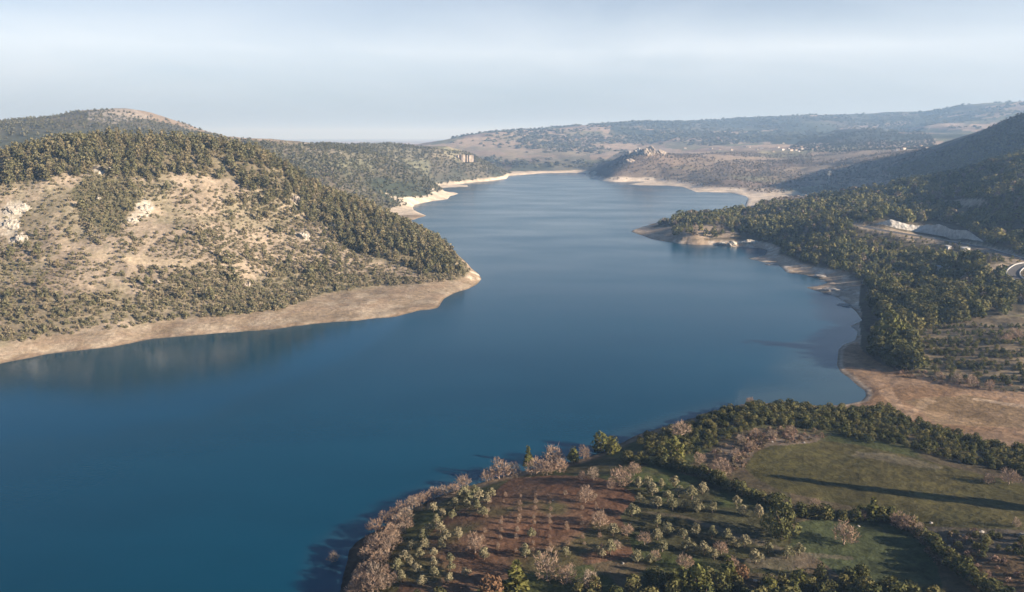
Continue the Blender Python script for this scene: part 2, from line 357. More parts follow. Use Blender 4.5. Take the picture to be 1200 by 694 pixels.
# ------------------------------------------------------------------ ground colours (albedo of soil, grass, rock; the castle rock's left slope has painted shade)
P_ = lambda *a: list(a)
PLOUGH = [(600, 561), (650, 557), (690, 557), (720, 565), (748, 583), (726, 605), (738, 632), (742, 652), (690, 662), (620, 672), (560, 690), (520, 720), (455, 720), (470, 680), (492, 640), (525, 605), (560, 590)]
GREENF = [(872, 548), (884, 531), (903, 522), (945, 515), (1000, 520), (1060, 533), (1110, 546), (1200, 567), (1300, 590), (1400, 640), (1300, 640), (1200, 622), (1150, 619), (1085, 617), (1045, 603), (1000, 594), (960, 586), (915, 575), (885, 560)]
MEADOW = [(935, 612), (975, 606), (1040, 612), (1070, 626), (1095, 650), (1108, 700), (1060, 720), (1000, 690), (960, 655), (925, 640)]
ORCH = [(722, 563), (760, 548), (830, 560), (880, 582), (925, 600), (935, 640), (925, 672), (820, 672), (742, 655), (738, 630), (728, 606), (748, 583)]
GREENP = [(652, 552), (690, 534), (720, 536), (760, 545), (730, 556), (690, 557)]
GREENS = [(540, 578), (560, 588), (528, 604), (495, 640), (470, 690), (450, 720), (400, 720), (440, 660), (462, 620), (500, 588)]
BEACHP = [(960, 402), (985, 400), (1003, 397), (1012, 412), (1035, 428), (1075, 440), (1110, 447), (1160, 456), (1230, 462), (1500, 476), (1500, 560), (1200, 528), (1130, 512), (1060, 492), (1010, 479), (960, 477)]
FGP = [(300, 2500), (300, 900), (370, 720), (380, 625), (600, 530), (780, 480), (870, 455), (950, 468), (1010, 479), (1060, 492), (1130, 512), (1200, 528), (1500, 560), (2500, 900), (2500, 2500)]
TERR = [(1060, 385), (1130, 372), (1210, 368), (1320, 375), (1320, 470), (1200, 455), (1110, 445), (1050, 425)]
STONY = [(818, 535), (850, 521), (905, 512), (930, 507), (965, 510), (955, 518), (905, 521), (882, 530), (872, 545), (855, 552)]
ROCKY = [(1085, 618), (1130, 620), (1200, 622), (1300, 640), (1300, 660), (1180, 648), (1140, 668), (1105, 650)]
TAN = [(1140, 668), (1180, 645), (1320, 660), (1320, 760), (1190, 760), (1165, 700)]
BANKP = [(1040, 600), (1062, 606), (1085, 620), (1110, 645), (1150, 680), (1180, 710), (1160, 710), (1120, 672), (1085, 640)]
WHITES = [[(6, 238), (24, 232), (30, 243), (20, 262), (28, 275), (16, 287), (5, 275), (-10, 262), (0, 250)], [(160, 238), (178, 234), (180, 246), (168, 254), (156, 263), (148, 259), (158, 250)],
          [(345, 273), (356, 270), (364, 276), (358, 284), (350, 280)], [(338, 226), (352, 228), (353, 238), (342, 238)], [(110, 194), (132, 197), (130, 202), (112, 203)], [(388, 262), (397, 266), (392, 270)]]
OLIVEP = [(85, 225), (105, 205), (150, 206), (160, 235), (140, 260), (146, 275), (120, 272), (95, 258)]
TANPATCH = [(95, 288), (130, 296), (180, 302), (240, 306), (225, 314), (160, 310), (110, 303)]

def lerp(C, col, t):
    C += (np.asarray(col, np.float32)-C)*np.asarray(t, np.float32)[..., None]
_J = {}
def soft(poly, seed, jit=2.2, sc=14.0):
    key = round(sc/8)
    if key not in _J: _J[key] = (fbm(GX/sc, GY/sc, 400+key, 4), fbm(GX/sc, GY/sc, 450+key, 4))
    jx = jit*2.4*_J[key][0]; jy = jit*1.4*_J[key][1]
    return inpoly(PXg+jx, PYg+jy, poly).astype(np.float32)
nA = fbm(GX/160, GY/160, 101, 5); nB = fbm(GX/38, GY/38, 111, 5); nC = fbm(GX/11, GY/11, 121, 4); nD = fbm(GX/4, GY/4, 131, 3)
nF = fbm(GX/520+.1*nA, GY/900, 141, 5, .55); nG = fbm(GX/210, GY/330, 151, 5, .6)
TN = np.zeros(GX.shape+(3,), np.float32); TN[:] = (.10, .085, .055)
isfar = GR > 1280
leftland = (GX < GY*0.02) & (GR < 1330) & ~inpoly(PXg, PYg, FGP)
# far land: wooded ground, scrub, pale fields in patches
Fm = np.zeros_like(TN); Fm[:] = (.125, .115, .085)
lerp(Fm, (.27, .215, .16), sstep(.0, .12, nF)); lerp(Fm, (.36, .29, .225), sstep(.10, .2, nG)*sstep(-.05, .1, nF)); lerp(Fm, (.055, .066, .045), sstep(.02, .12, -nF+nG*.4)); lerp(Fm, (.20, .205, .13), sstep(.12, .2, -nG)*.7)
wx_ = GX/150+1.2*fbm(GX/300, GY/300, 701, 3); wy_ = GY/230+1.2*fbm(GX/300, GY/300, 702, 3); ci_ = np.floor(wx_).astype(int); cj_ = np.floor(wy_).astype(int)
hv_ = _TAB[cj_ & 511, ci_ & 511]; hw_ = _TAB[(cj_+97) & 511, (ci_+31) & 511]; par = sstep(2500, 3200, GR)*(nF > -.12)
lerp(Fm, (.40, .31, .235), (hv_ > .72)*par*.8); lerp(Fm, (.26, .19, .15), ((hv_ > .5) & (hv_ <= .72))*par*.7); lerp(Fm, (.16, .165, .09), (hv_ < .22)*par*.6)
mid_ = (GR < 3200)*(GX > GY*.02); lerp(Fm, (.33, .265, .20), (hw_ > .80)*mid_*.6); lerp(Fm, (.17, .13, .115), (hw_ < .4)*mid_*.6)
TN[isfar] = Fm[isfar]
for poly, col, a in [([(520, 170), (600, 152), (660, 152), (760, 160), (780, 175), (720, 185), (640, 192), (590, 190)], (.33, .265, .20), .55), ([(700, 143), (830, 138), (1000, 134), (1110, 128), (1120, 134), (1000, 148), (830, 155), (720, 150)], (.055, .07, .06), .75),
                     ([(730, 184), (760, 176), (800, 184), (830, 200), (780, 210), (720, 210), (715, 195)], (.26, .20, .15), .6), ([(690, 205), (705, 190), (735, 174), (742, 182), (725, 200), (705, 212)], (.05, .05, .045), .8),  # left slope of the castle rock: its shade is put into the colour
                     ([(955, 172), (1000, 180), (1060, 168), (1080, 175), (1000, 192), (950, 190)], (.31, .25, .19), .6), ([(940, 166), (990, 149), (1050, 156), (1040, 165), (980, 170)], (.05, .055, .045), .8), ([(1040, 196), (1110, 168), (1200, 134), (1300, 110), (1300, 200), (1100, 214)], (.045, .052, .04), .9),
                     ([(320, 166), (460, 168), (560, 180), (560, 186), (460, 186), (350, 184)], (.30, .26, .19), .45), ([(0, 138), (110, 129), (210, 146), (260, 165), (0, 180)], (.075, .08, .055), .75), ([(105, 128), (160, 128), (180, 138), (130, 146), (105, 140)], (.40, .36, .31), .6), ([(600, 190), (690, 182), (700, 200), (600, 201)], (.10, .11, .08), .6)]:
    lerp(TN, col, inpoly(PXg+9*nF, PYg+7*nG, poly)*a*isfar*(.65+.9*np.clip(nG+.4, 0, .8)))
for q in ([(450, 263), (468, 253), (488, 246.5), (507, 253), (487, 260)], [(452, 226), (468, 231), (500, 229), (518, 219), (546, 226), (522, 236), (489, 243.5), (470, 240)], [(498, 223), (540, 213), (558, 219), (515, 223)], [(565, 212), (592, 206), (600, 209), (575, 214)], [(690, 212), (715, 207), (765, 208), (768, 214), (720, 216)], [(808, 225), (830, 221), (870, 222), (874, 227), (815, 228)], [(868, 228), (896, 226), (900, 232), (876, 243), (868, 240)]):
    lerp(TN, (.62, .545, .44), inpoly(PXg+5*nG, PYg+3*nF, q)*.85*isfar)
# left hill
Lm = np.zeros_like(TN); Lm[:] = (.31, .255, .192)
lerp(Lm, (.265, .21, .155), sstep(-.05, .2, nA)); lerp(Lm, (.245, .215, .145), sstep(.03, .15, nB)*.8); lerp(Lm, (.40, .325, .24), sstep(.10, .2, nC)*.7); lerp(Lm, (.14, .13, .08), sstep(.14, .22, nD)*.5)
dark = soft([(0, 178), (60, 158), (230, 158), (320, 170), (410, 218), (500, 266), (565, 316), (545, 330), (500, 325), (470, 312), (430, 300), (400, 280), (370, 255), (330, 235), (300, 218), (250, 207), (200, 203), (150, 207), (100, 205), (60, 202), (0, 218)], 201, 5, 30)
lerp(Lm, (.15, .13, .08), dark*.75); lerp(Lm, (.125, .12, .06), soft(OLIVEP, 202, 5, 22)*.75); lerp(Lm, (.40, .33, .23), soft(TANPATCH, 203, 4, 22)*.7)
for i, q in enumerate(WHITES): lerp(Lm, (.52, .475, .39), soft(q, 204+i, 5, 12)*(.35+.55*(nD > -.02)))
lerp(Lm, (.15, .135, .085), soft([(0, 340), (60, 345), (170, 345), (230, 310), (270, 318), (300, 330), (360, 328), (440, 318), (500, 330), (470, 350), (380, 358), (280, 372), (200, 371), (120, 379), (40, 395), (0, 400)], 206, 4, 20)*.55)
TN[leftland] = Lm[leftland]
# drawdown bands: bare shore below the old waterline
zb = HZ+1.5*nC+2.2*nB
bandL = (1-sstep(4.4, 5.6, zb))*leftland; lerp(TN, (.27, .212, .148), bandL); lerp(TN, (.36, .30, .225), bandL*sstep(.02, .14, nC)*.7); lerp(TN, (.27, .19, .135), bandL*sstep(.2, .8, np.sin(zb*2.4+1.5*nC))*.30)
lerp(TN, (.62, .55, .45), bandL*inpoly(PXg, PYg, [(540, 318), (570, 318), (570, 335), (555, 332), (540, 326)])*sstep(-.1, .1, nC))
bandF = (1-sstep(4.0, 6.5, zb*.8+3*nG))*isfar*(SD < 130); lerp(TN, (.62, .53, .42), bandF*(.75+.5*nG).clip(0, 1))
right = ~isfar & ~leftland & ~inpoly(PXg, PYg, FGP)
bandR = (1-sstep(3.2, 5.0, zb))*right*(PXg > 700)*(PXg+6*nB < 1008); lerp(TN, (.40, .31, .22), bandR); lerp(TN, (.56, .49, .40), bandR*sstep(.03, .13, nC)*.8)
lerp(TN, (.42, .33, .24), soft([(740, 268), (790, 266), (860, 262), (895, 268), (880, 278), (800, 280), (750, 278)], 211, 3, 30)*right*.7*(nB > -.1))
# right bank forest floor, terraces, track verges
lerp(TN, (.23, .18, .115), soft(TERR, 212, 3, 14)*.8); lerp(TN, (.11, .12, .055), soft(TERR, 213, 3, 14)*sstep(.0, .12, nB)*.6)
for q in ([(1000, 259), (1030, 265), (1085, 277), (1150, 286), (1200, 298), (1260, 312), (1260, 326), (1200, 312), (1150, 298), (1085, 286), (1030, 274), (1000, 266)], [(1152, 311), (1178, 308), (1188, 312), (1182, 322), (1160, 322)], [(1120, 262), (1135, 255), (1155, 258), (1140, 266)], [(1105, 235), (1150, 233), (1160, 240), (1120, 243)]):
    lerp(TN, (.33, .265, .19), soft(q, 215, 2.5, 10)*.85)
# the bare beach
be = soft(BEACHP, 216, 1.5, 12)*(SD > -6)
st = fbm((GX*.8+GY*.6)/9, (GX*-.6+GY*.8)/60, 221, 4)
Bm = np.zeros_like(TN); Bm[:] = (.26, .175, .11); lerp(Bm, (.36, .24, .15), sstep(.02, .15, st)); lerp(Bm, (.20, .125, .07), sstep(.03, .2, nB)); lerp(Bm, (.17, .15, .075), soft([(1060, 470), (1130, 462), (1200, 476), (1300, 490), (1300, 510), (1180, 500), (1100, 496)], 222, 4, 15)*.25)
lerp(Bm, (.46, .36, .26), 1-sstep(1.0, 3.0, np.abs(SD-2.5))); lerp(Bm, (.42, .30, .2), soft([(1028, 458), (1044, 452), (1060, 478), (1048, 482), (1040, 470)], 224, 4, 9)*.35); lerp(Bm, (.43, .32, .22), soft([(1085, 466), (1100, 468), (1068, 490), (1060, 487)], 226, 4, 9)*.3)
lerp(Bm, (.45, .34, .24), soft([(1140, 466), (1200, 474), (1320, 488), (1320, 492), (1200, 478), (1140, 469)], 225, 1, 9)*.6)
TN += (Bm-TN)*be[..., None]
# foreground peninsula
fg = inpoly(PXg, PYg, FGP)
Gm = np.zeros_like(TN); Gm[:] = (.105, .085, .05); lerp(Gm, (.075, .085, .032), sstep(-.02, .14, nB)); lerp(Gm, (.15, .11, .07), sstep(.06, .2, nC)*.7)
rows = np.sin((GX*.93+GY*.37)*2*pi/2.6)
def field(poly, base, alt, seed, jit=1.6, furrow=0.0):
    t = soft(poly, seed, jit, 10); q = np.zeros_like(TN); q[:] = base; lerp(q, alt, sstep(-.06, .16, nB+.4*nC)); q *= (1+.5*nD+furrow*rows)[..., None]
    Gm[:] = Gm+(q-Gm)*t[..., None]
field(GREENS, (.085, .09, .03), (.115, .095, .04), 231); field(GREENP, (.085, .09, .034), (.10, .085, .04), 232)
field(ORCH, (.075, .072, .036), (.075, .092, .032), 233, 3); field(PLOUGH, (.150, .080, .048), (.165, .098, .06), 234, 2.2, .07)
lerp(Gm, (.085, .088, .036), sstep(.10, .2, nB)*soft(PLOUGH, 235)*.75)
field(GREENF, (.088, .080, .030), (.098, .085, .033), 236, 1.2, .04); field(MEADOW, (.062, .075, .034), (.08, .08, .042), 237); field(STONY, (.17, .135, .10), (.12, .09, .06), 238, 5); field(ROCKY, (.125, .105, .075), (.09, .08, .045), 239, 5); field(TAN, (.17, .115, .062), (.14, .085, .048), 240); field(BANKP, (.20, .145, .08), (.14, .11, .06), 241, 1.5)
lerp(Gm, (.26, .22, .17), soft([(1005, 529), (1040, 531), (1075, 538), (1105, 547), (1100, 550), (1050, 543), (1000, 534)], 242, 3, 8)*.35)
for q in ([(720, 596), (800, 604), (930, 646), (1000, 652), (1000, 656), (920, 651), (800, 608)], [(870, 655), (935, 650), (960, 655), (930, 668), (880, 666)]): lerp(Gm, (.19, .155, .115), soft(q, 243, 1.5, 6)*.5)
mud = (1-sstep(2.6, 4.2, HZ+.8*nC))*(PXg < 470); lerp(Gm, (.085, .062, .042), mud); lerp(Gm, (.25, .185, .13), (1-sstep(1.0, 2.2, HZ+.5*nC))*(PXg > 500)*.8)
TN[fg] = Gm[fg]*.82
TN *= (1+.25*nD*(GR < 900))[..., None]
lerp(TN, TN*.62, (1-sstep(.15, .55, HZ))*(GR < 1200))          # wet edge
TN = np.clip(TN, .01, .8)

# ------------------------------------------------------------------ the sheet, cut into named grounds
zone = np.full(GX.shape, 3, np.int8)                      # 3 right bank
zone[isfar] = 4; zone[leftland] = 0; zone[inpoly(PXg, PYg, BEACHP) & ~isfar] = 2; zone[fg] = 1
zone[fg & inpoly(PXg, PYg, PLOUGH)] = 5; zone[fg & inpoly(PXg, PYg, GREENF)] = 6; zone[fg & inpoly(PXg, PYg, MEADOW)] = 7
vid = np.arange(NR*NA).reshape(NR, NA)
Q = np.stack([vid[:-1, :-1], vid[:-1, 1:], vid[1:, 1:], vid[1:, :-1]], -1).reshape(-1, 4)
fz = zone[:-1, :-1].ravel(); keep = (SD[:-1, :-1].ravel() > -np.maximum(14, GR[:-1, :-1].ravel()*.03))
VV = np.stack([GX, GY, HZ], -1).reshape(-1, 3).astype(np.float32); TT = TN.reshape(-1, 3)
for zi, nm, lab, cat in [(0, 'hill', 'dry tan scrub hill dropping to the lake from its pine covered crest', 'hill'), (1, 'ground', 'grassy ground of the orchard peninsula at the bottom of the view', 'ground'),
                         (2, 'beach', 'bare orange brown beach flat at the head of the small bay', 'beach'), (3, 'hillside', 'wooded right bank hillside with the road cutting', 'hillside'),
                         (4, 'hills', 'hazy far hills with pale fields around the head of the lake', 'hills'), (5, 'ploughed_field', 'reddish brown ploughed field with rows of tiny saplings', 'field'),
                         (6, 'grass_field', 'large olive green field crossed by one long shadow', 'field'), (7, 'meadow', 'small shaded meadow with one round bare tree', 'meadow')]:
    q = Q[(fz == zi) & keep]; u, inv = np.unique(q, return_inverse=True)
    o = obj(nm, mesh_np(nm, VV[u], inv.reshape(-1, 4), LAND, smooth=True, col=TT[u])); tag(o, lab, cat, kind='structure')

# ------------------------------------------------------------------ lake
def water_mat():
    m, nt, b = mat('lake_water'); Nn, Lk = nt.nodes, nt.links
    a = Nn.new('ShaderNodeAttribute'); a.attribute_name = 'tint'; tcn = Nn.new('ShaderNodeTexCoord')
    mp = Nn.new('ShaderNodeMapping'); mp.inputs['Rotation'].default_value = (0, 0, R(20)); mp.inputs['Scale'].default_value = (1, 2.2, 1); Lk.new(tcn.outputs['Object'], mp.inputs[0])
    n1 = Nn.new('ShaderNodeTexNoise'); n1.inputs['Scale'].default_value = .006; n1.inputs['Detail'].default_value = 5; Lk.new(mp.outputs[0], n1.inputs['Vector'])
    r1 = Nn.new('ShaderNodeMapRange'); r1.inputs[1].default_value = .35; r1.inputs[2].default_value = .65; r1.inputs[3].default_value = .17; r1.inputs[4].default_value = .25; Lk.new(n1.outputs['Fac'], r1.inputs[0])
    ca = Nn.new('ShaderNodeAttribute'); ca.attribute_name = 'calm'; mr_ = Nn.new('ShaderNodeMix'); mr_.inputs[3].default_value = .035; Lk.new(ca.outputs['Fac'], mr_.inputs[0]); Lk.new(r1.outputs[0], mr_.inputs[2]); Lk.new(mr_.outputs[0], b.inputs['Roughness'])
    n2 = Nn.new('ShaderNodeTexNoise'); n2.inputs['Scale'].default_value = .5; n2.inputs['Detail'].default_value = 4; Lk.new(mp.outputs[0], n2.inputs['Vector'])
    bp = Nn.new('ShaderNodeBump'); bp.inputs['Strength'].default_value = .10; bp.inputs['Distance'].default_value = .3; Lk.new(n2.outputs['Fac'], bp.inputs['Height']); Lk.new(bp.outputs[0], b.inputs['Normal'])
    r2 = Nn.new('ShaderNodeMapRange'); r2.inputs[1].default_value = .35; r2.inputs[2].default_value = .65; r2.inputs[3].default_value = .86; r2.inputs[4].default_value = 1.14; Lk.new(n1.outputs['Fac'], r2.inputs[0])
    v = Nn.new('ShaderNodeVectorMath'); v.operation = 'SCALE'; Lk.new(a.outputs['Color'], v.inputs[0]); Lk.new(r2.outputs[0], v.inputs['Scale']); Lk.new(v.outputs[0], b.inputs['Base Color'])
    b.inputs['IOR'].default_value = 1.33; b.inputs['Specular IOR Level'].default_value = .43; b.inputs['Specular Tint'].default_value = (.35, .8, 1, 1)
    return m
WATER_DEEP = (.0002, .043, .080)
sel_i = np.arange(0, np.searchsorted(LR, math.log(3300)), 4); sel_j = np.unique(np.r_[np.arange(0, NA, 5), NA-1])
wx, wy, wd = GX[np.ix_(sel_i, sel_j)], GY[np.ix_(sel_i, sel_j)], SD[np.ix_(sel_i, sel_j)]
wc = np.zeros(wx.shape+(3,), np.float32); wc[:] = WATER_DEEP
lerp(wc, (.05, .085, .105), (1-sstep(3, 45, -wd+25*fbm(wx/40, wy/40, 301, 4)))*.75*inpoly(*project(wx, wy, 0*wx), [(880, 400), (1030, 400), (1030, 485), (860, 485)]))
lerp(wc, (.04, .075, .10), (1-sstep(1, 14, -wd))*.4)
wid = np.arange(wx.size).reshape(wx.shape); q = np.stack([wid[:-1, :-1], wid[:-1, 1:], wid[1:, 1:], wid[1:, :-1]], -1).reshape(-1, 4)
wk = (np.minimum(np.minimum(wd[:-1, :-1], wd[1:, 1:]), np.minimum(wd[1:, :-1], wd[:-1, 1:])) < 3).ravel(); q = q[wk]
u, inv = np.unique(q, return_inverse=True)
lake = obj('water', mesh_np('water', np.stack([wx, wy, 0*wx], -1).reshape(-1, 3)[u], inv.reshape(-1, 4), water_mat(), smooth=True, col=wc.reshape(-1, 3)[u]))
CALM = [(-400, 430), (0, 420), (130, 400), (320, 378), (470, 362), (480, 372), (430, 405), (340, 445), (230, 485), (120, 505), (0, 512), (-400, 560)]
cpx, cpy = project(wx, wy, 0*wx); cm_ = inpoly(cpx+14*fbm(wx/30, wy/30, 801, 3), cpy+10*fbm(wx/30, wy/30, 802, 3), CALM).astype(np.float32)
for _ in range(6): cm_[1:-1, 1:-1] = (cm_[1:-1, 1:-1]*2+cm_[:-2, 1:-1]+cm_[2:, 1:-1]+cm_[1:-1, :-2]+cm_[1:-1, 2:])/6
ac = lake.data.attributes.new('calm', 'FLOAT', 'POINT'); ac.data.foreach_set('value', np.ascontiguousarray(cm_.ravel()[u]))
tag(lake, 'calm blue reservoir winding back between the hills', 'lake', kind='structure')

# ------------------------------------------------------------------ haze
ZT = float(HZ.max())+14; ZT = max(ZT, 160)
hv = np.array([(x, y, z) for z in (-9.0, ZT) for x, y in ((-36000, -1500), (36000, -1500), (36000, 36000), (-36000, 36000))])
hz = obj('haze', mesh_np('haze', hv, [(3, 2, 1, 0), (4, 5, 6, 7), (0, 1, 5, 4), (1, 2, 6, 5), (2, 3, 7, 6), (3, 0, 4, 7)], []))
hm = bpy.data.materials.new('haze_air'); hm.use_nodes = True; hn = hm.node_tree; hn.nodes.clear(); ho = hn.nodes.new('ShaderNodeOutputMaterial'); pv = hn.nodes.new('ShaderNodeVolumePrincipled')
pv.inputs['Color'].default_value = (.38, .62, 1.0, 1); pv.inputs['Absorption Color'].default_value = (.70, .62, 1, 1); pv.inputs['Density'].default_value = HAZE_DENSITY; pv.inputs['Anisotropy'].default_value = .15
hn.links.new(pv.outputs[0], ho.inputs['Volume']); hz.data.materials.append(hm)
tag(hz, 'pale winter haze in the air over the whole valley', 'haze', kind='stuff')

# ------------------------------------------------------------------ plant shapes, one unit tall
def tubes(segs, sides=5):
    """segs: list of (p0, p1, r0, r1) -> verts, quads"""
    V, Qd = [], []
    for p0, p1, r0, r1 in segs:
        p0 = np.array(p0, float); p1 = np.array(p1, float); d = p1-p0; d /= np.linalg.norm(d)+1e-9
        a = np.cross(d, (0, 0, 1.0) if abs(d[2]) < .9 else (1.0, 0, 0)); a /= np.linalg.norm(a); b = np.cross(d, a); s = len(V)
        for p, r in ((p0, r0), (p1, r1)):
            for i in range(sides):
                t = 2*pi*i/sides; V.append(p+r*(a*cos(t)+b*sin(t)))
        for i in range(sides): Qd.append((s+i, s+(i+1) % sides, s+sides+(i+1) % sides, s+sides+i))
    return np.array(V), np.array(Qd)
def crown(lumps, n, size, seed, jit=.36, thin=1.0, up=0.0):
    g = np.random.default_rng(seed); lumps = np.asarray(lumps, float); wgt = lumps[:, 3]**2; V = []; T = []; c = 0
    while c < n:
        k = g.choice(len(lumps), p=wgt/wgt.sum()); d = g.normal(size=3); d /= np.linalg.norm(d)
        p = lumps[k, :3]+d*lumps[k, 3]*g.uniform(.72, 1.08)
        if p[2] < .02: continue
        if (np.linalg.norm(lumps[:, :3]-p, axis=1) < lumps[:, 3]*.68).any(): continue
        if thin < 1:                     # bare twigs: slivers that point outwards and up
            ax = d+np.array([0, 0, up])+g.normal(size=3)*.45; ax /= np.linalg.norm(ax); t = np.cross(ax, g.normal(size=3)); t /= np.linalg.norm(t)
            s = size*g.uniform(.7, 1.4); wv = t*s*thin; q = [p-ax*s-wv, p-ax*s+wv, p+ax*s+wv*.35, p+ax*s-wv*.35]
        else:
            nrm = d+g.normal(size=3)*jit; nrm /= np.linalg.norm(nrm); a = np.cross(nrm, g.normal(size=3)); a /= np.linalg.norm(a); b = np.cross(nrm, a)
            s = size*g.uniform(.6, 1.35); e = s*g.uniform(.55, 1); k4 = g.uniform(.6, 1.25, 4)
            q = [p-a*s*k4[0]-b*e*.5, p+b*e*k4[1], p+a*s*k4[2]+b*e*.3, p-b*e*k4[3]]
        V += q; T += [g.uniform(.72, 1.28)]*4; c += 1
    return np.array(V), np.arange(4*n).reshape(n, 4), np.array(T)
def ring_lumps(seed, z0, z1, r0, r1, rows, per, lr0, lr1):
    g = np.random.default_rng(seed); o = []
    for i in range(rows):
        t = i/max(1, rows-1); z = z0+(z1-z0)*t; r = r0+(r1-r0)*t; lr = lr0+(lr1-lr0)*t; a0 = g.uniform(0, 6.3)
        m = max(1, int(per*(1-.6*t)))
        for k in range(m):
            a = a0+2*pi*k/m+g.uniform(-.4, .4); q = r*g.uniform(.65, 1.15); o.append((q*cos(a), q*sin(a), z+g.uniform(-.05, .05), lr*g.uniform(.75, 1.2)))
    return o
def plant(kind, seed, n, size):
    g = np.random.default_rng(seed+99)
    if kind == 'pine':
        L_ = ring_lumps(seed, .26, .90, .19, .03, 5, 5, .14, .10); tr = [((0, 0, -.08), (.01, .01, .4), .03, .022), ((.01, .01, .4), (0, 0, .9), .022, .008)]
        for k in range(4): a = k*1.6+seed; tr.append(((0, 0, .3+.1*k), (.16*cos(a), .16*sin(a), .36+.1*k), .012, .005))
    elif kind == 'conifer':
        L_ = ring_lumps(seed, .14, .93, .15, .01, 7, 5, .10, .05); tr = [((0, 0, -.06), (0, 0, .9), .03, .008)]
    elif kind == 'shrub':
        L_ = ring_lumps(seed, .28, .72, .38, .14, 2, 6, .30, .28)+[(0, 0, .4, .36)]; tr = [((0, 0, -.2), (.2*cos(k), .2*sin(k), .5), .03, .012) for k in (0, 2, 4.2)]
    elif kind == 'oak':
        L_ = ring_lumps(seed, .30, .78, .27, .10, 3, 6, .20, .20)+[(0, 0, .52, .25)]; tr = [((0, 0, -.1), (.01, 0, .36), .04, .03)]
        for k in range(5): a = k*1.26+seed; tr.append(((.01, 0, .30), (.24*cos(a), .24*sin(a), .62), .018, .007))
    elif kind == 'olive':
        L_ = ring_lumps(seed, .48, .80, .27, .12, 2, 5, .20, .19)+[(0, 0, .62, .22)]; tr = [((0, 0, -.1), (.03, .02, .34), .055, .045)]
        for k in range(4): a = k*1.57+seed; tr.append(((.03, .02, .30), (.24*cos(a), .24*sin(a), .66), .026, .009))
    else:                               # bare
        L_ = ring_lumps(seed, .36, .74, .27, .17, 3, 6, .20, .19)+[(0, 0, .52, .27)]; tr = [((0, 0, -.08), (.02, 0, .30), .035, .026)]
        for k in range(9):
            a = k*.7+seed; e = (.27*cos(a)*g.uniform(.6, 1.1), .27*sin(a)*g.uniform(.6, 1.1), g.uniform(.55, .85)); tr.append(((.02, 0, .22+.02*k), e, .015, .005)); tr.append((e, (e[0]*1.3, e[1]*1.3, e[2]+.14), .005, .002))
    cV, cQ, cT = crown(L_, n, size, seed, thin=.14 if kind == 'bare' else 1.0, up=.7)
    tV, tQ = tubes(tr, 5)
    return dict(cV=cV, cQ=cQ, cT=cT, tV=tV, tQ=tQ)
BARK = plain('bark', (.13, .10, .075), .9, 3.0)
PALEBARK = plain('pale_bark', (.27, .21, .17), .9, 3.0)
COLS = {'pine': [(.115, .115, .062), (.165, .155, .085), (.22, .185, .11)], 'shrub': [(.135, .13, .075), (.18, .165, .098), (.24, .20, .135)], 'oak': [(.066, .074, .030), (.105, .105, .044), (.165, .148, .062)],
        'olive': [(.17, .165, .09), (.225, .205, .12), (.28, .245, .155)], 'bare': [(.28, .205, .15), (.32, .225, .16), (.33, .265, .20)]}
LM = {k: leaf_mat(k+'_foliage', v) for k, v in COLS.items()}
LM['lime'] = leaf_mat('yellow_green_foliage', [(.135, .13, .042), (.11, .115, .04)]); LM['rust'] = leaf_mat('rust_foliage', [(.21, .125, .07), (.19, .115, .068)])
LM['far'] = leaf_mat('far_foliage', None)

def gcat(a): return np.concatenate(a)
def protos(kind, seeds, n, size, mk=None, bark=BARK):
    o = []
    for s in seeds:
        P = plant(kind, s, n, size); nm = kind
        P['crown_me'] = mesh_np(nm+'_crown', P['cV'], P['cQ'], LM[mk or kind], col=np.repeat(P['cT'][:, None], 3, 1))
        P['trunk_me'] = mesh_np(nm+'_trunk', P['tV'], P['tQ'], bark, smooth=True)
        P['one_me'] = mesh_np(nm, gcat([P['cV'], P['tV']]), gcat([P['cQ'], P['tQ']+len(P['cV'])]), [LM[mk or kind], bark], midx=np.r_[np.zeros(len(P['cQ'])), np.ones(len(P['tQ']))], col=np.repeat(gcat([P['cT'], np.ones(len(P['tV']))])[:, None], 3, 1))
        o.append(P)
    return o
PINE = protos('pine', (1, 2, 3, 4), 190, .068); SHRUB = protos('shrub', (11, 12, 13, 14), 75, .17)
OAK = protos('oak', (21, 22, 23, 24), 420, .062); OAKM = protos('oak', (25, 26, 27, 28), 110, .115)
OLIVE = protos('olive', (31, 32, 33, 34, 35), 420, .058); BARE = protos('bare', (41, 42, 43, 44), 460, .070, bark=PALEBARK)
CONIF = protos('conifer', (51, 52), 420, .05, 'lime'); LIME = protos('oak', (61, 62), 520, .058, 'lime'); RUST = protos('oak', (63,), 500, .058, 'rust'); BIG = protos('oak', (71,), 1300, .036)
BAREM = protos('bare', (45, 46), 260, .12, bark=PALEBARK)
LOW = [plant('oak', s, 20, .21) for s in (81, 82, 83)]

def add_tree(P, name, loc, h, label, cat, group=None, parts=True, wide=1.0):
    rz = random.uniform(0, 6.28)
    if parts:
        r = empty(name, loc, rz); r.scale = (h*wide, h*wide, h)
        c = obj('crown', P['crown_me'], r); t = obj('trunk', P['trunk_me'], r)
    else:
        r = obj(name, P['one_me']); r.location = loc; r.rotation_euler = (0, 0, rz); r.scale = (h*wide, h*wide, h)
    return tag(r, label, cat, group)

